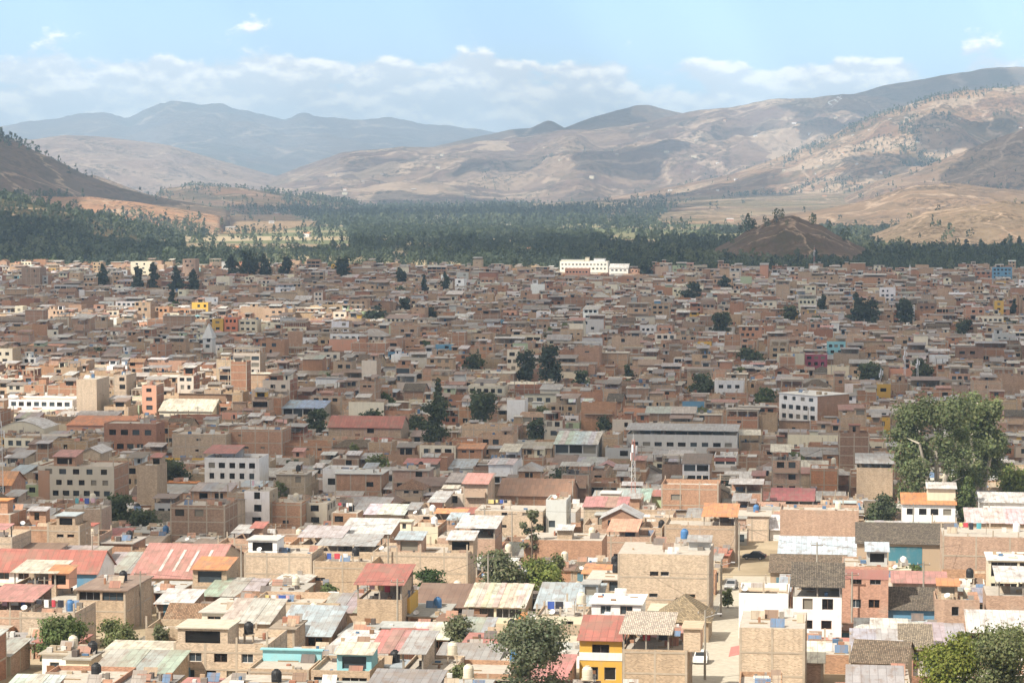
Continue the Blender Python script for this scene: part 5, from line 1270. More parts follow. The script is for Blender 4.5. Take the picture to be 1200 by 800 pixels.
# little farm buildings among the trees
vb = Buf(); rv = random.Random(4)
for k in range(210):
    pxx, row = rv.uniform(0, 1200), rv.choice([rv.uniform(226, 246), rv.uniform(228, 300)])
    if k < 46: pxx, row = rv.gauss(520, 28), rv.uniform(247, 262)
    x, y = ground_at(pxx, row)
    z = float(height_all(np.array([x]), np.array([y]))[0])
    if y > 9500 or z > -70: continue
    w, d, h = rv.uniform(7, 16), rv.uniform(6, 10), rv.uniform(3, 7); o = Buf()
    cw = rv.choice([WHITE, CREAM, WHITE, PALE, SALM]); cr = rv.choice([R_WHITE, R_GREY, R_ORG, R_CREAM])
    o.box(0, w, 0, d, -1, h, cw, 'plaster'); o.slab((-0.4,-0.4,h),(w+0.4,-0.4,h),(w+0.4,d/2,h+1.8),(-0.4,d/2,h+1.8),0.1,cr,'metal'); o.slab((-0.4,d+0.4,h),(w+0.4,d+0.4,h),(w+0.4,d/2,h+1.8),(-0.4,d/2,h+1.8),0.1,cr,'metal')
    for i in range(int(w/3)): o.box(1+i*3, 2.1+i*3, -0.04, 0, 1, 2.3, DARK, 'glass')
    vb.add(o, rv.uniform(-0.6, 0.6), (x, y, z))
def on_hill(R, px, py):
    """where the line of sight through a pixel meets the hill"""
    y = np.linspace(R['D0'], R['Dk'], 900); x = (px-600)/FPX*y
    hit = np.nonzero(ridge_z(R, x, y) >= y*(HZ-py)/FPX)[0]
    return (float(x[hit[0]]), float(y[hit[0]])) if len(hit) else None
for k in range(170):
    R = RIDGES[rv.choice([ix['dry_hills'], ix['terraced_hill'], ix['terraced_hill'], ix['valley_slope']])]
    f = on_hill(R, rv.uniform(380, 1195), rv.uniform(135, 232))
    if not f: continue
    z = float(height_all(np.array([f[0]]), np.array([f[1]]))[0]); sc_ = 1.0 if f[1] < 9000 else 1.5
    w, d, h = rv.uniform(7, 15)*sc_, rv.uniform(6, 9)*sc_, rv.uniform(3, 5)*sc_; o = Buf(); cw = rv.choice([CREAM, PALE, WHITE, TAN]); cr = rv.choice([R_WHITE, R_CREAM, R_ORG, R_GREY])
    o.box(0, w, 0, d, -4, h, cw, 'plaster'); o.slab((-0.4,-0.4,h),(w+0.4,-0.4,h),(w+0.4,d/2,h+1.8),(-0.4,d/2,h+1.8),0.1,cr,'metal'); o.slab((-0.4,d+0.4,h),(w+0.4,d+0.4,h),(w+0.4,d/2,h+1.8),(-0.4,d/2,h+1.8),0.1,cr,'metal')
    vb.add(o, rv.uniform(-0.6, 0.6), (f[0], f[1], z))
# pale stone marks laid out on the bare hilltop
gb = Buf(); RD = RIDGES[ix['dry_hills']]
for (xa, ya), (xb, yb) in (((969,121),(976,118)),((976,118),(980,121)),((969,121),(973,124)),((977,117),(984,113)),((979,115),(985,117)),((973,124),(978,122)),((980,121),(984,117)),((971,127),(975,125))):
    p0, p1 = on_hill(RD, xa, ya), on_hill(RD, xb, yb)
    if not p0 or not p1: continue
    for i in range(8):
        q = [(p0[0]+(p1[0]-p0[0])*t, p0[1]+(p1[1]-p0[1])*t) for t in (i/8, (i+1)/8)]
        P = []
        for (xx, yy), s_ in ((q[0],-1),(q[1],-1),(q[1],1),(q[0],1)):
            a_, b2_ = xx+s_*2.2, yy+s_*4.0; P.append((a_, b2_, float(ridge_z(RD, np.array([a_]), np.array([b2_]))[0])+1.2))
        gb.q(*P, (0.7,0.68,0.62), 'plaster')
if gb.v: tag(obj_from('hillside_stone_marks', gb), 'pale stone marks laid out on the bare rounded hilltop', 'hillside marks')
tag(obj_from('valley_farmhouses', vb), 'tiny pale farm buildings dotted among the valley woods', 'houses', kind='stuff')

# ------------------------------------------------------------------ the town's trees, one by one
def crown_and_trunk(shape, h, w, col, leaf, nq, seed):
    q = np.random.RandomState(seed); tb = Buf(); lobes = []
    R = w/2; bark = (0.16,0.125,0.095) if shape != 'eucalyptus' else (0.45,0.40,0.33)
    if shape == 'round':
        k = 15
        for i in range(k):
            a, zz = q.rand()*6.28, 0.22+0.68*q.rand()
            rr = R*0.62*math.sqrt(q.rand())*math.sin(math.pi*min(1, max(0.15, zz)))**0.5
            lobes.append((rr*math.cos(a), rr*math.sin(a), h*zz, R*q.uniform(0.34, 0.55), h*q.uniform(0.13, 0.2)))
    elif shape == 'conifer':
        for i in range(18):
            t = 0.06+0.9*(i/17); rr = R*(1.0-t)**0.55*(0.5+0.75*q.rand())*(0.6 if t < 0.15 else 1); a = q.rand()*6.28
            lobes.append((rr*0.5*math.cos(a), rr*0.5*math.sin(a), h*t, max(0.25, rr*0.75), h*0.09))
    elif shape == 'eucalyptus':
        for i in range(34):
            a, zz = q.rand()*6.28, q.choice([0.28,0.4,0.5,0.62,0.72,0.82,0.9])+q.uniform(-0.05, 0.05)
            rr = R*(0.35+0.55*q.rand())*(1.15-0.62*max(0, zz-0.45)/0.5)
            lobes.append((rr*math.cos(a), rr*math.sin(a), h*zz, R*q.uniform(0.17, 0.34), h*q.uniform(0.06, 0.12)))
    else:
        for i in range(16):
            a, zz = q.rand()*6.28, q.uniform(0.3, 0.98); rr = R*(1.05-zz*0.75)*q.uniform(0.3, 0.95)
            lobes.append((rr*math.cos(a), rr*math.sin(a), h*zz, R*q.uniform(0.14, 0.26), h*q.uniform(0.035, 0.07)))
    # trunk and limbs
    tr = max(0.12, h*0.022)
    if shape == 'eucalyptus':
        stems = [(-0.10*R, -0.35*R, 0.30*h, -0.34*R, -0.6*R, 0.66*h), (0.12*R, -0.35*R, 0.28*h, 0.30*R, -0.55*R, 0.62*h), (0.05*R, -0.2*R, 0.36*h, 0.02*R, -0.25*R, 0.88*h)]
        for x0, y0, z0, x1, y1, z1 in stems:
            tb.tube((0.03*R*np.sign(x0), 0, -1), (x0, y0, z0), tr*1.2, tr*0.9, bark, 'bark'); tb.tube((x0, y0, z0), (x1, y1, z1), tr*0.9, tr*0.4, bark, 'bark')
        src = [(x0+(x1-x0)*t, y0+(y1-y0)*t, z0+(z1-z0)*t) for x0,y0,z0,x1,y1,z1 in stems for t in (0.1, 0.4, 0.7, 1.0)]
    else:
        top = h*(0.95 if shape in ('conifer','open') else 0.6)
        tb.tube((0,0,-1), (0.02*R,0.01*R,h*0.3), tr, tr*0.75, bark, 'bark'); tb.tube((0.02*R,0.01*R,h*0.3), (0,0,top), tr*0.75, tr*0.2, bark, 'bark')
        src = [(0, 0, h*t) for t in (0.18, 0.3, 0.42, 0.54) if h*t < top] + ([(0, 0, h*0.7), (0,0,h*0.85)] if top > h*0.8 else [])
    for lx, ly, lz, lr, lh in lobes:
        c = [s for s in src if s[2] < lz-0.1*lh] or [src[0]]
        s = min(c, key=lambda s: (s[0]-lx)**2+(s[1]-ly)**2+(s[2]-lz)**2)
        tb.tube(s, (lx, ly, lz), tr*0.35, tr*0.1, bark, 'bark', 5)
    # leaves
    wt = np.array([l[3]**2*l[4] for l in lobes])**0.6; wt /= wt.sum()
    li = q.choice(len(lobes), nq, p=wt); Lb = np.array(lobes)[li]
    dv = q.normal(0, 1, (nq, 3)); dv /= np.linalg.norm(dv, axis=1)[:,None]
    rad = q.rand(nq)**0.45*(1+0.22*q.normal(0, 1, nq))
    P = Lb[:,:3] + dv*np.stack([Lb[:,3], Lb[:,3], Lb[:,4]], 1)*rad[:,None]
    P[:,2] = np.maximum(P[:,2], 0.03*h)
    nn = dv + q.normal(0, 0.55, (nq, 3)) + np.array([0, 0, 0.25]); nn /= np.linalg.norm(nn, axis=1)[:,None]
    u = np.cross(nn, q.normal(0, 1, (nq, 3))); u /= np.linalg.norm(u, axis=1)[:,None]; v = np.cross(nn, u)
    s = leaf*q.uniform(0.55, 1.35, nq)[:,None]
    V = np.stack([P-u*s*0.7-v*s*0.35, P+u*s*0.2-v*s*0.6, P+u*s*0.75+v*s*0.3, P-u*s*0.2+v*s*0.6], 1).reshape(-1, 3)
    lf = 0.78+0.44*q.rand(len(lobes)); C = np.array(col)[None,:]*lf[li][:,None]*q.uniform(0.75, 1.25, (nq, 1))*(1+q.normal(0, 0.05, (nq, 3)))
    return V, np.clip(C, 0.005, 0.6), tb
for i, (t, (X, Y)) in enumerate(zip(TREES, TPOS)):
    nick, kind, label, px, yb, yt, wpx, shape, col = t
    h = (yb-yt)*Y/FPX; w = wpx*Y/FPX; m_px = Y/FPX
    nq = int(min(19000, max(420, wpx*(yb-yt)*(1.45 if shape == 'eucalyptus' else 1.2 if shape != 'open' else 0.5)))); leaf = max(0.2, 2.3*m_px)
    V, C, tb = crown_and_trunk(shape, h, w, col, leaf, nq, 100+i)
    root = empty(kind, (X, Y, g1(X, Y)))
    tag(root, label, 'tree' if kind != 'shrub' else 'shrub', 'trees among the houses')
    me = mesh_np('crown', V, C, np.full(len(C), MATS.index('leaf'))); o = bpy.data.objects.new('crown', me); COL.objects.link(o); o.parent = root
    obj_from('trunk', tb, root)

# ------------------------------------------------------------------ the street
def strip(name, u0, u1, v0, v1, dz, mat_col, mat='concrete', th=0.0, kind='structure'):
    b_ = Buf(); vs = np.arange(v0, v1+0.1, 4.0)
    for a, c in zip(vs, vs[1:]):
        P = []
        for u_, v_ in ((u0,a),(u1,a),(u1,c),(u0,c)):
            x, y = to_xy(u_, v_); P.append((x, y, g1(x, y)+dz))
        b_.q(*P, mat_col, mat, ((u0,a),(u1,a),(u1,c),(u0,c)))
        if th:
            for i, j in ((0,3),(2,1),(1,0),(3,2)):
                p0, p1 = P[i], P[j]; b_.q((p0[0],p0[1],p0[2]-th),(p1[0],p1[1],p1[2]-th),p1,p0,mat_col,mat)
    return tag(obj_from(name, b_), kind=kind)
strip('road', STREET_U-3.3, STREET_U+3.3, 242, 424, 0.02, (0.45,0.415,0.345))
for sd in (-1, 1):
    a, c = sorted((STREET_U+sd*3.3, STREET_U+sd*3.45)); strip('kerb', a, c, 258, 420, 0.14, (0.45,0.43,0.38), th=0.3)
    a, c = sorted((STREET_U+sd*3.45, STREET_U+sd*4.4)); strip('pavement', a, c, 258, 420, 0.13, (0.36,0.33,0.28), th=0.3)
for k in range(-3, 6):
    if k: strip('road', STREET_U+75*k-2.4, STREET_U+75*k+2.4, 300, 484, 0.03, (0.22,0.2,0.17))

# ------------------------------------------------------------------ vehicles
def make_car(label, cat, name, loc, yaw, colr, van=False):
    root = empty(name, loc, yaw); tag(root, label, cat, 'vehicles in the streets')
    Lc, Wc = (4.9, 1.8) if van else (4.1, 1.68)
    low = [(0,0.35),(0.02,0.62),(0.25,0.82 if not van else 1.0),(1.15 if not van else 0.5,0.92 if not van else 1.1),(3.5 if not van else 4.7,0.95 if not van else 1.1),(Lc-0.05,0.9 if not van else 1.1),(Lc,0.5),(Lc-0.1,0.3),(0.1,0.28)]
    cab = [(1.05,0.9),(1.75,1.42),(2.95,1.45),(3.75,0.93)] if not van else [(0.45,1.08),(1.0,1.85),(4.6,1.9),(4.85,1.08)]
    def ext(b_, prof, hw, hw2=None, c=None, mt='paint'):
        hw2 = hw2 or hw; n = len(prof); zs = [p[1] for p in prof]; zm, zx = min(zs), max(zs)
        f = lambda z: hw+(hw2-hw)*(z-zm)/(zx-zm)
        A = [(p[0]-Lc/2, -f(p[1]), p[1]) for p in prof]; Bq = [(p[0]-Lc/2, f(p[1]), p[1]) for p in prof]
        for i in range(n): j = (i+1) % n; b_.q(A[i],A[j],Bq[j],Bq[i],c,mt)
        for S in (A, Bq):
            cx = (sum(p[0] for p in S)/n, S[0][1], sum(p[2] for p in S)/n)
            for i in range(n): j = (i+1) % n; b_.q(S[i],S[j],cx,cx,c,mt)
    bd = Buf(); ext(bd, low, Wc/2, c=colr); ext(bd, cab, Wc/2-0.06, Wc/2-0.2, c=colr); obj_from('body', bd, root)
    dk = (0.02,0.025,0.03)
    for sd in (-1, 1):
        wb = Buf(); ya = sd*(Wc/2-0.05); yb = sd*(Wc/2-0.17); z0, z1 = (1.0, 1.36) if not van else (1.2, 1.7)
        segs = [(1.35,1.85,2.25),(2.35,2.38,3.15)] if not van else [(0.75,0.98,1.7),(1.85,1.85,3.1),(3.25,3.25,4.5)]
        for a, a2, c in segs: wb.q((a-Lc/2,ya,z0),(c+ (0.25 if c>3 and not van else 0)-Lc/2,ya,z0),(c-Lc/2,yb,z1),(a2-Lc/2,yb,z1),dk,'glass')
        obj_from('side_window', wb, root)
    ws = Buf(); (xa,za),(xb,zb) = cab[0], cab[1]; e = 0.012
    ws.q((xa+0.08-Lc/2-e,-Wc/2+0.16,za+0.1),(xa+0.08-Lc/2-e,Wc/2-0.16,za+0.1),(xb-0.05-Lc/2-e*2,Wc/2-0.26,zb-0.03),(xb-0.05-Lc/2-e*2,-Wc/2+0.26,zb-0.03),dk,'glass'); obj_from('windscreen', ws, root)
    rw = Buf(); (xa,za),(xb,zb) = cab[3], cab[2]
    rw.q((xa-0.08-Lc/2+e*2,-Wc/2+0.16,za+0.1),(xa-0.08-Lc/2+e*2,Wc/2-0.16,za+0.1),(xb+0.05-Lc/2+e*2,Wc/2-0.26,zb-0.03),(xb+0.05-Lc/2+e*2,-Wc/2+0.26,zb-0.03),dk,'glass'); obj_from('rear_window', rw, root)
    for xx in (0.78, Lc-0.85):
        for sd in (-1, 1):
            ty = Buf(); y1 = sd*(Wc/2+0.02); y0 = sd*(Wc/2-0.2); c0 = (xx-Lc/2, y0, 0.31); c1 = (xx-Lc/2, y1, 0.31)
            ty.tube(c0, c1, 0.31, 0.31, (0.015,0.015,0.015), 'paint', 14)
            k = 14
            for i in range(k):
                a, b2 = 2*math.pi*i/k, 2*math.pi*(i+1)/k
                ty.q(c1, c1, (c1[0]+0.31*math.cos(a), y1, 0.31+0.31*math.sin(a)), (c1[0]+0.31*math.cos(b2), y1, 0.31+0.31*math.sin(b2)), (0.015,)*3, 'paint')
            to = obj_from('wheel', ty, root); rb = Buf()
            for i in range(k):
                a, b2 = 2*math.pi*i/k, 2*math.pi*(i+1)/k; yy = y1+sd*0.01
                rb.q((c1[0],yy,0.31),(c1[0],yy,0.31),(c1[0]+0.19*math.cos(a), yy, 0.31+0.19*math.sin(a)),(c1[0]+0.19*math.cos(b2), yy, 0.31+0.19*math.sin(b2)),(0.45,0.45,0.46),'paint')
            obj_from('rim', rb, to)
    for sd in (-1, 1):
        hb = Buf(); hb.box(-Lc/2-0.02, -Lc/2+0.12, sd*0.55-0.17, sd*0.55+0.17, 0.6, 0.76, (0.75,0.75,0.7), 'paint', True); obj_from('headlight', hb, root)
        tb = Buf(); tb.box(Lc/2-0.12, Lc/2+0.02, sd*0.6-0.14, sd*0.6+0.14, 0.6, 0.85, (0.35,0.02,0.02), 'paint', True); obj_from('tail_light', tb, root)
    return root
def at_px(px, py, dz=0.02): x, y = ground_at(px, py); return (x, y, g1(x, y)+dz)
make_car('dark blue-grey car parked on the sandy plaza', 'car', 'parked_car', at_px(884, 655, 0.01), YAW+math.radians(8), (0.03,0.04,0.055))
make_car('white car parked along the street beside the ragged terrace house', 'car', 'parked_car', at_px(821.5, 776, 0.03), YAW+math.radians(-90), (0.7,0.69,0.66))
make_car('grey car parked up the street under the tall slit-window brick building', 'car', 'parked_car', at_px(857, 690, 0.03), YAW+math.radians(-84), (0.3,0.3,0.3))
def clear_spot(x, y, rad):
    u, v = to_uv(x, y); return not occ_hit((u-rad, u+rad, v-rad*0.8, v+rad*0.8), 0.1)
def find_spot(px, py, rad):
    best = None
    for dy in np.arange(-14, 15, 1.0):
        for dx in np.arange(-40, 41, 4.0):
            x, y = ground_at(px+dx, py+dy)
            if clear_spot(x, y, rad):
                k = abs(dx)+2*abs(dy)
                if best is None or k < best[0]: best = (k, x, y)
    return best
for px, py, lab, nm, cat, colr, van in ((920,527,'white van parked in the lane before the white window block','parked_van','van',(0.72,0.72,0.7),True),(958,529,'white car parked in the lane near the eucalyptus pair','parked_car','car',(0.7,0.7,0.68),False)):
    sp_ = find_spot(px, py, 2.7)
    if sp_: make_car(lab, cat, nm, (sp_[1], sp_[2], g1(sp_[1], sp_[2])+0.03), YAW, colr, van)

ny_ = 0; ry = random.Random(66)
for k in range(900):
    if ny_ >= 46: break
    pxx, row = ry.uniform(10, 1190), 330+270*ry.random()
    x, y = ground_at(pxx, row)
    if not clear_spot(x, y, 1.3): continue
    h = ry.uniform(5.5, 10); w = h*ry.uniform(0.6, 1.0)
    lim = max([q[2] for q in CLEAR if q[3] > y+1 and q[0] < pxx+6 and q[1] > pxx-6] + [-1e9])
    if project(x, y, g1(x, y)+h)[1] < lim-3: continue
    ny_ += 1; px_m = y/FPX; col = ry.choice([G_D, G_M, G_B, G_O, G_D])
    V, C, tb = crown_and_trunk(ry.choice(['round','round','open']), h, w, col, max(0.35, 2.2*px_m), int(max(160, min(1600, h*w/px_m**2*1.2))), 500+k)
    root = empty('broadleaf_tree', (x, y, g1(x, y))); tag(root, single_label(['small green yard tree', 'small leafy tree between houses', 'small tree in a yard'], pxx, y, w/px_m/2), 'tree', 'trees among the houses')
    me = mesh_np('crown', V, C, np.full(len(C), MATS.index('leaf'))); o = bpy.data.objects.new('crown', me); COL.objects.link(o); o.parent = root
    obj_from('trunk', tb, root)
# ------------------------------------------------------------------ poles, cables, masts
def pole(px, py, h, label, lamp=False):
    x, y, z = at_px(px, py, 0); root = empty('utility_pole', (x, y, z), YAW); tag(root, label, 'utility pole', 'utility poles')
    b_ = Buf(); b_.tube((0,0,-1), (0,0,h), 0.16, 0.1, (0.36,0.33,0.28), 'concrete', 8); obj_from('post', b_, root)
    b_ = Buf(); b_.box(-0.9, 0.9, -0.05, 0.05, h-0.5, h-0.38, (0.2,0.16,0.12), 'concrete', True); obj_from('crossarm', b_, root)
    for k in (-0.8, 0, 0.8):
        b_ = Buf(); b_.tube((k,0,h-0.38), (k,0,h-0.15), 0.05, 0.04, (0.5,0.48,0.45), 'paint', 6); obj_from('insulator', b_, root)
    if lamp:
        b_ = Buf(); b_.tube((0,0,h-0.9), (1.5,0,h-0.4), 0.04, 0.03, (0.4,0.4,0.4), 'paint'); o = obj_from('lamp_arm', b_, root)
        b_ = Buf(); b_.box(1.4, 1.95, -0.1, 0.1, h-0.45, h-0.33, (0.5,0.5,0.5), 'paint', True); obj_from('lamp_head', b_, o)
    return Vector((x, y, z+h-0.2))
A = pole(826, 796, 8.2, 'concrete pole on the pavement beside the ragged terrace house', True)
Bp = pole(845, 722, 8.2, 'concrete pole halfway up the street by the tall slit-window building', True)
Cp = pole(866, 668, 8.2, 'concrete pole at the upper end of the street by the sandy plaza', True)
Dp = pole(957, 705, 9.0, 'dark pole among roofs before the light blue metal roof')
Ep = pole(1175, 690, 8.5, 'pole before the wide pinkish brick house')
Fp = pole(600, 655, 8.5, 'pole between the grey cube house and the white sheet roof')
Gp = pole(283, 705, 8.5, 'pole rising beside the long pale brick wall')
Hp = pole(455, 690, 8.5, 'pole in front of the big pale brick house')
PT = []
rp_ = random.Random(77)
for k in range(120):
    if len(PT) >= 34: break
    pxx, row = rp_.uniform(20, 1180), 430+330*rp_.random()**1.3
    f_ = find_spot(pxx, row, 0.5)
    if not f_ or f_[2] > 1100: continue
    q_ = project(f_[1], f_[2], g1(f_[1], f_[2])); PT.append((q_[0], pole(q_[0], q_[1], rp_.uniform(7.5, 9.5), single_label(['grey concrete pole', 'thin concrete pole among the roofs'], q_[0], f_[2], 3))))
def cable(p, q, sag, label):
    b_ = Buf(); k = 14
    for i in range(k):
        f = lambda t: tuple(p.lerp(q, t) - Vector((0,0,sag*4*t*(1-t))))
        b_.tube(f(i/k), f((i+1)/k), 0.022, 0.022, (0.02,0.02,0.02), 'paint', 4)
    tag(obj_from('power_cable', b_), label, 'cable', 'cables strung between poles')
cable(A, Bp, 0.8, 'black cable along the lower street between its poles'); cable(Bp, Cp, 0.8, 'black cable along the upper street to the plaza')
cable(Cp, Dp, 1.0, 'black cable crossing from the plaza to the pole by the blue roof'); cable(Dp, Ep, 1.4, 'long black cable above the dark tiled roof and pinkish brick house')
cable(Gp, Hp, 1.2, 'long black cable before the long pale brick wall'); cable(Hp, Fp, 1.0, 'black cable above the dark leafy tree')
PT.sort(key=lambda t: t[1].y); nc = 0
for i, (pa, va) in enumerate(PT):
    c_ = [t for t in PT if t is not PT[i] and abs(t[1].y-va.y) < 60 and 15 < (t[1]-va).length < 75 and t[1].x > va.x]
    if c_ and nc < 24:
        q_ = min(c_, key=lambda t: (t[1]-va).length); nc += 1; mid = (va+q_[1])/2
        cable(va, q_[1], 0.02*(q_[1]-va).length, single_label(['black cable strung between two poles', 'sagging black cable'], project(*mid)[0], mid.y, 10))
def mast(px, py, ytop, label, w=1.1, bands=True):
    x, y, z = at_px(px, py, 0); h = (py-ytop)*y/FPX; root = empty('antenna_mast', (x, y, z)); tag(root, label, 'antenna mast', 'radio masts')
    n = int(h/1.4); cs = [(-w/2,-w/2),(w/2,-w/2),(w/2,w/2),(-w/2,w/2)]; rr = max(0.04, 0.10*y/FPX)
    for cx, cy in cs:
        b_ = Buf()
        for k in range(n):
            t0, t1 = k/n, (k+1)/n; s0, s1 = 1-0.55*t0, 1-0.55*t1
            c = (0.5,0.22,0.17) if bands and (k//3) % 2 else (0.62,0.61,0.58)
            b_.tube((cx*s0,cy*s0,h*t0), (cx*s1,cy*s1,h*t1), rr, rr, c, 'paint', 5)
        obj_from('leg', b_, root)
    b_ = Buf()
    for k in range(n):
        t0, t1 = k/n, (k+1)/n; s0, s1 = 1-0.55*t0, 1-0.55*t1; c = (0.5,0.22,0.17) if bands and (k//3) % 2 else (0.62,0.61,0.58)
        for i in range(4):
            a, d = cs[i], cs[(i+1) % 4]
            b_.tube((a[0]*s0,a[1]*s0,h*t0), (d[0]*s1,d[1]*s1,h*t1), rr*0.6, rr*0.6, c, 'paint', 4); b_.tube((a[0]*s1,a[1]*s1,h*t1), (d[0]*s1,d[1]*s1,h*t1), rr*0.6, rr*0.6, c, 'paint', 4)
    obj_from('lattice', b_, root)
    for k, (az, zz) in enumerate(((-1.9,0.9),(0.4,0.88),(2.2,0.8))):
        b_ = Buf(); b_.box(-0.18, 0.18, -0.09, 0.09, 0, 1.6, (0.75,0.75,0.75), 'paint', True); o = obj_from('antenna_panel', b_, root); o.location = (0.7*math.cos(az), 0.7*math.sin(az), h*zz-0.8); o.rotation_euler = (0, 0, az-1.57)
    b_ = Buf(); b_.tube((0,0,h*0.98), (0,0,h*1.08), 0.05, 0.03, (0.6,0.6,0.6), 'paint', 5); obj_from('lightning_rod', b_, root)
mast(742, 614, 514, 'tall pale lattice mast with dull red bands among shaded houses')
mast(954, 325, 290, 'far lattice mast before the brown dome mound', 1.4)
mast(2, 622, 492, 'lattice mast at the picture edge beside shaded houses', 1.0, False)
mast(1066, 340, 310, 'far thin mast at the town edge under the rocky hill', 1.2, False)
for px, py, yt, lab in ((1060,462,408,'thin white mast by the dark grove'),(1032,470,432,'short thin mast by the yellow and blue house'),(1075,462,420,'second thin white mast by the dark grove')):
    mast(px, py, yt, lab, 0.7, False)

# ------------------------------------------------------------------ on the roofs
rt = random.Random(31); nt_ = 0
for hs, x, y, z, ok in TANKSPOTS:
    if not ok or rt.random() > 0.5 or nt_ >= 80: continue
    px, py = project(x, y, z); 
    if not (5 < px < 1195): continue
    nt_ += 1; kind = rt.choice(['black','black','cream','cream','white','black','cream','black','blue'])
    c = {'black':(0.015,0.015,0.016),'cream':(0.62,0.57,0.45),'white':(0.75,0.75,0.73),'blue':(0.06,0.17,0.36)}[kind]
    st = rt.random() < 0.3
    home = hs.get('nick')
    lab = ('%s water tank on the roof of %s' % (kind, home)) if home else None
    if not lab or nwords(lab) > 16 or lab.lower() in USED: lab = single_label([kind+' round water tank on a roof', kind+' rooftop water tank'], px, y, 3)
    USED.add(lab.lower())
    root = empty('water_tank', (x, y, z)); tag(root, lab, 'water tank', 'water tanks on roofs'); zz = 0.0
    if st:
        zz = 1.0
        for a, b2 in ((-0.5,-0.5),(0.5,-0.5),(0.5,0.5),(-0.5,0.5)):
            b_ = Buf(); b_.box(a-0.07, a+0.07, b2-0.07, b2+0.07, 0, 0.92, CONC, 'concrete'); obj_from('stand_leg', b_, root)
        b_ = Buf(); b_.box(-0.65, 0.65, -0.65, 0.65, 0.92, 1.0, CONC, 'concrete', True); obj_from('stand_top', b_, root)
    b_ = Buf(); b_.lathe([(0.0,zz+0.003),(0.55,zz+0.003),(0.57,zz+0.4),(0.55,zz+0.45),(0.57,zz+0.5),(0.57,zz+0.9),(0.55,zz+0.95),(0.56,zz+1.05),(0.42,zz+1.28),(0.24,zz+1.36)], c, 'paint', 16); obj_from('tank_body', b_, root)
    b_ = Buf(); b_.lathe([(0.25,zz+1.35),(0.25,zz+1.44),(0.0,zz+1.47)], tuple(k*0.8 for k in c), 'paint', 14); obj_from('lid', b_, root)
nl = 0
ALLP = [h for h in HOUSES+SINGLE if h['Y'] < 560]
for hs in sorted(ALLP, key=lambda q: q['Y']):
    s = hs['s']
    if s['roof'] not in ('flat','canopy') or rt.random() > 0.36 or nl >= 22: continue
    if s['roof'] == 'flat' and s.get('rooms'): continue
    px, py = project(hs['X']+s['w']/2, hs['Y'], hs['z']+s['h'])
    if not (10 < px < 1190) or py > 800: continue
    nl += 1; c_, n_ = math.cos(hs['yaw']), math.sin(hs['yaw']); lx, ly = s['w']*0.15, s['d']*0.28
    root = empty('clothesline', (hs['X']+lx*c_+ly*n_, hs['Y']-lx*n_+ly*c_, hs['z']+s['h']+0.01), hs['yaw']); Ln = min(s['w']*0.6, 4.5)
    home = hs.get('nick'); lab = 'line of washing on the roof of %s' % home if home else None
    if not lab or nwords(lab) > 16 or lab.lower() in USED: lab = single_label(['coloured washing hung on a roof', 'line of washing'], px, hs['Y'], 6)
    USED.add(lab.lower()); tag(root, lab, 'clothesline', 'washing on the roofs')
    for a in (0, Ln): b_ = Buf(); b_.box(a-0.04, a+0.04, -0.04, 0.04, 0, 1.9, (0.25,0.2,0.15), 'paint'); obj_from('post', b_, root)
    b_ = Buf(); b_.tube((0,0,1.8), (Ln,0,1.8), 0.015, 0.015, (0.6,0.6,0.6), 'paint', 4); obj_from('line', b_, root)
    a = 0.3
    while a < Ln-0.7:
        gw, gh = rt.uniform(0.4, 1.1), rt.uniform(0.5, 1.1)
        cc = rt.choice([(0.75,0.75,0.73),(0.7,0.7,0.68),(0.05,0.1,0.35),(0.5,0.06,0.08),(0.03,0.03,0.04),(0.6,0.4,0.45),(0.1,0.35,0.4),(0.6,0.5,0.2)])
        b_ = Buf(); k = 4
        for i in range(k):
            f = lambda t: 0.06*math.sin(5*t+a)
            x0, x1 = a+gw*i/k, a+gw*(i+1)/k; b_.q((x0,f(i/k),1.8-gh),(x1,f((i+1)/k),1.8-gh),(x1,0.0,1.79),(x0,0.0,1.79),cc,'paint'); b_.q((x0,f(i/k)+0.02,1.8-gh),(x1,f((i+1)/k)+0.02,1.8-gh),(x1,0.02,1.79),(x0,0.02,1.79),cc,'paint')
        obj_from('garment', b_, root); a += gw+rt.uniform(0.05, 0.5)
cl = Buf(); rc_ = random.Random(8)
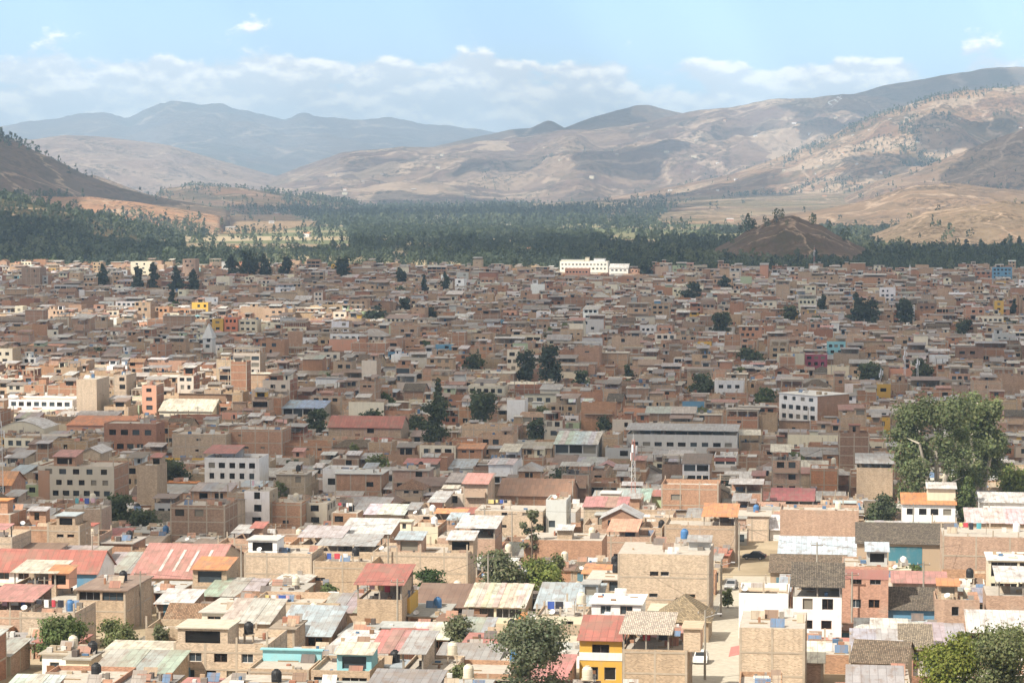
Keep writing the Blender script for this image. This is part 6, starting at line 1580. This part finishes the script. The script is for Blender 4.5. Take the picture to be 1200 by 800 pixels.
for hs in HOUSES+SINGLE+MASS:
    s = hs['s']
    if s['roof'] not in ('flat','canopy','slab') or hs['Y'] > 1700 or hs['vis'] == 0: continue
    o = Buf(); z = s['h']+(0.165 if s['roof'] == 'slab' else 0.004)
    bg_ = 1.0 if hs['Y'] < 640 else 1.7
    for k in range(rc_.randint(4, 14) if hs['Y'] < 640 else rc_.randint(3, 7)):
        a, b2 = rc_.uniform(0.3, s['w']-0.9), rc_.uniform(0.3, s['d']-0.9); t = rc_.random()
        cc = rc_.choice([(0.35,0.19,0.12),(0.4,0.33,0.24),(0.12,0.1,0.09),(0.5,0.48,0.44),(0.3,0.27,0.24),(0.22,0.14,0.09),(0.33,0.16,0.11),(0.6,0.6,0.58),(0.4,0.3,0.2),(0.1,0.17,0.28),(0.2,0.18,0.16)])
        if t < 0.5: o.box(a, min(a+bg_*rc_.uniform(0.2, 0.8), s['w']-0.1), b2, min(b2+bg_*rc_.uniform(0.2, 0.7), s['d']-0.1), z, z+bg_*rc_.uniform(0.15, 0.8), cc, 'concrete')
        elif t < 0.75: e = rc_.uniform(1, 2.4); o.box(a, min(a+e, s['w']-0.2), b2, b2+0.15, z, z+0.12, (0.3,0.22,0.14), 'concrete')
        else: o.slab((a,b2,z+0.05),(min(a+1.6,s['w']-0.1),b2,z+0.05),(min(a+1.6,s['w']-0.1),b2+0.7,z+0.9),(a,b2+0.7,z+0.9),0.04,cc,'metal')
    cl.add(o, hs['yaw'], (hs['X'], hs['Y'], hs['z']))
tag(obj_from('rooftop_clutter', cl), 'bricks, planks, sheets and boxes strewn over the flat roofs', 'clutter', kind='stuff')
nd = 0
for o in list(COL.objects):
    if o.type == 'EMPTY' and o.get('category') == 'house' and 290 < o.location.y < 520 and ROOTS[o.name]['s']['roof'] in ('flat','slab') and rt.random() < 0.4 and nd < 26:
        nd += 1; b_ = Buf(); b_.lathe([(0.02,0.0),(0.2,0.03),(0.33,0.09),(0.42,0.17)], (0.72,0.72,0.7), 'paint', 14); b_.tube((0,0,0.0), (0,0,0.42), 0.02, 0.02, (0.3,0.3,0.3), 'paint', 4); b_.tube((0,0,0), (0.3,0,-0.55), 0.03, 0.03, (0.3,0.3,0.3), 'paint', 5)
        d_ = obj_from('satellite_dish', b_, o); w_ = [c for c in o.children if c.name.startswith('wall')][0]
        zz = max(v.co.z for v in w_.data.vertices); d_.location = (rt.uniform(0.4, 2.5), 0.35, zz+0.42); d_.rotation_euler = (math.radians(38), 0, rt.uniform(-0.8, 0.5))
# the red awning over the street on the big blank brick wall
hb = [h for h in HOUSES if h['nick'] == 'the big blank brick wall'][0]
for o in COL.objects:
    if o.get('label') == hb['label']:
        b_ = Buf(); b_.slab((-1.3,2.2,4.2),(-0.02,2.2,4.5),(-0.02,8.0,4.5),(-1.3,8.0,4.2),0.05,(0.62,0.17,0.15),'plaster'); obj_from('awning', b_, o)
        break

# ------------------------------------------------------------------ metal fence
x, y = ground_at(947, 778); b_ = empty('metal_fence', (x, y, g1(x, y)), YAW); tag(b_, 'fence of grey metal sheets below the white three-storey house', 'fence')
for k in range(4):
    q = Buf(); c = (0.36+0.05*(k % 2), 0.39+0.05*(k % 2), 0.42+0.05*(k % 2)); q.box(k*1.3, k*1.3+1.28, 0, 0.05, -0.6, 2.5-0.12*(k % 2), c, 'metal'); obj_from('sheet_panel', q, b_)
for k in range(5):
    q = Buf(); q.box(k*1.3-0.05, k*1.3+0.03, 0.06, 0.14, -0.6, 2.55, (0.2,0.2,0.2), 'paint'); obj_from('fence_post', q, b_)

# ------------------------------------------------------------------ sun, sky, clouds, air
SUN_AZ = math.radians(48); SUN_EL = math.radians(47)      # behind the camera, to its left
S = Vector((-math.sin(SUN_AZ)*math.cos(SUN_EL), -math.cos(SUN_AZ)*math.cos(SUN_EL), math.sin(SUN_EL)))
sl = bpy.data.lights.new('sun', 'SUN'); sl.energy = SUN_E; sl.angle = math.radians(0.53); sl.color = (1.0, 0.93, 0.82)
so = bpy.data.objects.new('sun', sl); COL.objects.link(so); so.rotation_euler = (-S).to_track_quat('-Z', 'Y').to_euler()
w = bpy.data.worlds.new('World'); scene.world = w; w.use_nodes = True; nt = w.node_tree
bg = nt.nodes['Background']
sky = N(nt, 'ShaderNodeTexSky', sky_type='NISHITA'); sky.sun_disc = False; sky.sun_elevation = SUN_EL; sky.sun_rotation = math.pi + SUN_AZ
sky.altitude = 2700; sky.air_density = 1.0; sky.dust_density = 0.6; sky.ozone_density = 1.2
tc = N(nt, 'ShaderNodeTexCoord').outputs['Generated']
sx = N(nt, 'ShaderNodeSeparateXYZ'); L(nt, tc, sx.inputs[0])
elev = math_(nt, 'ARCSINE', sx.outputs[2]); azim = math_(nt, 'ARCTAN2', sx.outputs[0], sx.outputs[1])
ed = math_(nt, 'MULTIPLY', elev, 180/math.pi); ad = math_(nt, 'MULTIPLY', azim, 180/math.pi)
cv = N(nt, 'ShaderNodeCombineXYZ'); L(nt, ad, cv.inputs[0]); L(nt, math_(nt, 'MULTIPLY', ed, 1.7), cv.inputs[1])
def cloud_noise(off):
    a = N(nt, 'ShaderNodeVectorMath', operation='ADD'); L(nt, cv.outputs[0], a.inputs[0]); a.inputs[1].default_value = off
    return a.outputs[0]
nz = noise(nt, cloud_noise((3.2, 0.0, 0.0)), 0.62, 9, 0.56); nz2 = noise(nt, cloud_noise((3.2, 0.3, 0.0)), 0.62, 9, 0.56)
big = noise(nt, cloud_noise((11.0, 4.0, 2.0)), 0.10, 3, 0.5)
# the bank of clouds stands between 1.2 and 3 degrees, thin wisps just above it
band = math_(nt, 'MULTIPLY', rng(nt, ed, 0.7, 1.7), rng(nt, ed, 2.45, 3.05, 1, 0))
lowb = rng(nt, ed, 1.2, 2.2, 0.34, 0.0)
thr = math_(nt, 'ADD', math_(nt, 'MULTIPLY', band, 0.26), lowb)
up = rng(nt, ed, 7, 20, 0.0, 0.28)  # unseen cloud cover overhead, added to whiten and warm the ambient light
thr = math_(nt, 'ADD', thr, up)
den = math_(nt, 'ADD', math_(nt, 'ADD', nz.outputs[0], math_(nt, 'MULTIPLY', math_(nt, 'SUBTRACT', big.outputs[0], 0.5), 0.35)), thr)
fac = rng(nt, den, 0.62, 0.73)
edge = math_(nt, 'SUBTRACT', nz.outputs[0], nz2.outputs[0])
lit = rng(nt, edge, -0.05, 0.11)
warm = rng(nt, ed, 6, 14)  # overhead cover is tinted warm to take blue out of the shade
cc = mixc(nt, warm, mixc(nt, lit, (0.86,0.88,0.91), (1.55,1.44,1.27)), mixc(nt, lit, (1.0,0.87,0.72), (1.6,1.36,1.08)))
lp = N(nt, 'ShaderNodeVectorMath', operation='SCALE'); L(nt, cc, lp.inputs[0]); L(nt, rng(nt, ed, 4, 10, CLOUD_L, CLOUD_L*0.5), lp.inputs['Scale'])
skb = N(nt, 'ShaderNodeVectorMath', operation='SCALE'); L(nt, sky.outputs[0], skb.inputs[0]); L(nt, rng(nt, ed, 3.5, 22, 1.6, 0.95), skb.inputs['Scale'])
skc = mixc(nt, 1.0, skb.outputs[0], SKY_T, 'MULTIPLY')
L(nt, mixc(nt, math_(nt, 'MULTIPLY', fac, 0.92), skc, lp.outputs[0]), bg.inputs[0]); bg.inputs[1].default_value = SKY_S

# clouds overhead, out of the frame: they shade parts of the valley
ALT = 1250.0
def cloud(name, poly, thick, seed, op=0.62, soft=0.28):
    """poly: ground outline (x, y) that the cloud shades; the cloud floats up-sun of it"""
    off = S*(ALT+75)/S.z
    P = np.array(poly, float); lo, hi = P.min(0)-60, P.max(0)+60
    step = max(16.0, (hi-lo).max()/110)
    gx = np.arange(lo[0], hi[0]+step, step); gy = np.arange(lo[1], hi[1]+step, step)
    X, Y = np.meshgrid(gx, gy)
    ins = np.zeros(X.shape, bool); dist = np.full(X.shape, 1e9); j = len(P)-1
    for i in range(len(P)):
        (xi, yi), (xj, yj) = P[i], P[j]
        c = ((yi > Y) != (yj > Y)) & (X < (xj-xi)*(Y-yi)/(yj-yi+1e-9)+xi); ins ^= c
        ex, ey = xj-xi, yj-yi; t = np.clip(((X-xi)*ex+(Y-yi)*ey)/(ex*ex+ey*ey+1e-9), 0, 1)
        dist = np.minimum(dist, np.hypot(X-xi-t*ex, Y-yi-t*ey)); j = i
    sc = max(90.0, (hi-lo).min()*0.35)
    d = np.where(ins, dist, -dist) + (fbm(X/sc, Y/sc, 5, seed)-0.5)*sc*0.5
    T = np.sqrt(np.clip(d, 0, None)/sc)*thick*(0.55+0.9*fbm(X/(sc*0.5), Y/(sc*0.5), 5, seed+3))
    m = d > 0; H_, Wd = X.shape
    top = ALT + T; bot = ALT - 0.22*T
    top = np.where(m, top, ALT); bot = np.where(m, bot, ALT)
    vi = np.arange(H_*Wd).reshape(H_, Wd); cell = m[:-1,:-1] | m[1:,:-1] | m[:-1,1:] | m[1:,1:]
    a, b2, c, d2 = vi[:-1,:-1][cell], vi[:-1,1:][cell], vi[1:,1:][cell], vi[1:,:-1][cell]
    n0 = H_*Wd
    q = np.concatenate([np.stack([a,b2,c,d2],1), np.stack([d2,c,b2,a],1)+n0]).astype(np.int32)
    co = np.concatenate([np.stack([X+off.x, Y+off.y, top],-1).reshape(-1,3), np.stack([X+off.x, Y+off.y, bot],-1).reshape(-1,3)]).astype(np.float32)
    usedv, q2 = np.unique(q, return_inverse=True); co = co[usedv]; q2 = q2.astype(np.int32).reshape(-1,4)
    me = bpy.data.meshes.new(name); me.vertices.add(len(co)); me.vertices.foreach_set('co', co.ravel())
    me.loops.add(q2.size); me.loops.foreach_set('vertex_index', q2.ravel()); me.polygons.add(len(q2)); me.polygons.foreach_set('loop_start', np.arange(0, q2.size, 4, dtype=np.int32))
    me.polygons.foreach_set('use_smooth', np.ones(len(q2), bool)); me.materials.append(CM[op]); me.update()
    o = bpy.data.objects.new(name, me); COL.objects.link(o); return tag(o, 'white cumulus cloud floating high over the valley', 'cloud', kind='stuff')
CM = {}
for op in (0.62, 0.35):
    m = bpy.data.materials.new('cloud_%d' % int(op*100)); m.use_nodes = True; n2 = m.node_tree; n2.nodes.clear()
    out = N(n2, 'ShaderNodeOutputMaterial'); tr = N(n2, 'ShaderNodeBsdfTransparent'); df = N(n2, 'ShaderNodeBsdfDiffuse'); tl_ = N(n2, 'ShaderNodeBsdfTranslucent')
    df.inputs[0].default_value = (0.92,0.89,0.84,1); tl_.inputs[0].default_value = (0.92,0.89,0.84,1)
    a = N(n2, 'ShaderNodeMixShader'); a.inputs[0].default_value = 0.5; L(n2, df.outputs[0], a.inputs[1]); L(n2, tl_.outputs[0], a.inputs[2])
    b3 = N(n2, 'ShaderNodeMixShader'); b3.inputs[0].default_value = 1-op; L(n2, a.outputs[0], b3.inputs[1]); L(n2, tr.outputs[0], b3.inputs[2]); L(n2, b3.outputs[0], out.inputs[0]); CM[op] = m
def gp(px, D): return ((px-600)/FPX*D, D)
cloud('clouds', [gp(-300,472),gp(210,472),gp(290,505),gp(400,545),gp(520,548),gp(570,600),gp(700,600),gp(860,580),gp(1010,600),gp(1120,612),gp(1500,600),gp(1500,850),gp(700,850),gp(360,830),gp(290,780),gp(-300,765)], 260, 1)
cloud('clouds', [gp(385,850),gp(800,845),gp(1500,850),gp(1500,1010),gp(500,1005),gp(350,960)], 220, 2)
cloud('clouds', [gp(-300,1000),gp(300,995),gp(700,1005),gp(1500,1000),gp(1500,1215),gp(-300,1215)], 240, 3)
cloud('clouds', [gp(480,1215),gp(1500,1210),gp(1500,1420),gp(470,1420)], 220, 4)
cloud('clouds', [gp(-300,1420),gp(700,1430),gp(1500,1420),gp(1500,2120),gp(760,2120),gp(720,2010),gp(610,2010),gp(560,2110),gp(240,2090),gp(200,1960),gp(-300,1960)], 280, 5)
cloud('clouds', [gp(560,2480),gp(770,2330),gp(815,2140),gp(1100,2110),gp(1500,2200),gp(1500,2700),gp(1040,2800),gp(800,3200),gp(560,3300),gp(300,2900)], 260, 6)
cloud('clouds', [gp(-300,2250),gp(120,2250),gp(240,2500),gp(60,2900),gp(-300,2900)], 240, 7)
cloud('clouds', [gp(-500,3900),gp(20,3880),gp(130,4400),gp(250,5300),gp(-500,5700)], 300, 8)
cloud('clouds', [gp(1000,5600),gp(1500,5300),gp(1700,6900),gp(1190,6750)], 260, 9)
cloud('clouds', [gp(240,5000),gp(700,5300),gp(840,6600),gp(300,6400)], 260, 10)
cloud('clouds', [gp(690,12600),gp(830,12600),gp(790,15500),gp(640,15500)], 260, 11)
cloud('clouds', [gp(980,11500),gp(1260,11500),gp(1260,14000),gp(1010,14000)], 260, 12)
for k, (a, b_, D, ww_, dd) in enumerate(((700,760,10500,90,700),(860,900,11300,70,500),(560,600,10800,80,600),(980,1030,10900,60,500),(420,450,11200,60,700),(1000,1050,7600,70,400),(860,880,7900,60,350),(1120,1180,8100,70,350),(640,680,9300,70,400),(780,820,12000,60,500))):
    cloud('clouds', [gp(a,D-dd/2),gp(a+ww_,D-dd*0.6),gp(b_+ww_,D+dd*0.4),gp(a+ww_*0.4,D+dd*0.7)], 200, 30+k, 0.62 if k in (0, 2, 3, 5, 7) else 0.35)
cloud('clouds', [gp(760,7000),gp(930,7000),gp(900,8000),gp(640,8200)], 260, 13)
cloud('clouds', [gp(420,8300),gp(560,8200),gp(640,9200),gp(450,9600)], 260, 14)
# the air of the valley
hz = Buf(); hz.box(-27500, 27500, -260, 33500, -92, 985, (1,1,1), 'paint', True)
me = bpy.data.meshes.new('haze'); me.from_pydata([(x,y,z) for z in (-92,985) for x,y in ((-27500,-260),(27500,-260),(27500,33500),(-27500,33500))], [], [(3,2,1,0),(4,5,6,7),(0,1,5,4),(1,2,6,5),(2,3,7,6),(3,0,4,7)])
m = bpy.data.materials.new('haze_air'); m.use_nodes = True; n2 = m.node_tree; n2.nodes.clear(); out = N(n2, 'ShaderNodeOutputMaterial')
pv = N(n2, 'ShaderNodeVolumePrincipled'); pv.inputs['Color'].default_value = (*HAZE_C,1); pv.inputs['Density'].default_value = HAZE; pv.inputs['Anisotropy'].default_value = -0.25
L(n2, pv.outputs[0], out.inputs['Volume']); me.materials.append(m); ho = bpy.data.objects.new('haze', me); COL.objects.link(ho); tag(ho, kind='stuff')

cam = bpy.data.cameras.new('camera'); co_ = bpy.data.objects.new('camera', cam); COL.objects.link(co_)
cam.sensor_width = 36; cam.lens = 36*FPX/W_; cam.clip_start = 1; cam.clip_end = 90000
co_.rotation_euler = (math.pi/2 - PITCH, 0, 0); scene.camera = co_
vs = scene.view_settings; vs.view_transform = 'Standard'; vs.look = 'None'; vs.exposure = EXPO; vs.gamma = 1; vs.use_curve_mapping = False
scene.cycles.volume_bounces = 0; scene.cycles.max_bounces = 5; scene.cycles.diffuse_bounces = 3; scene.cycles.transparent_max_bounces = 16
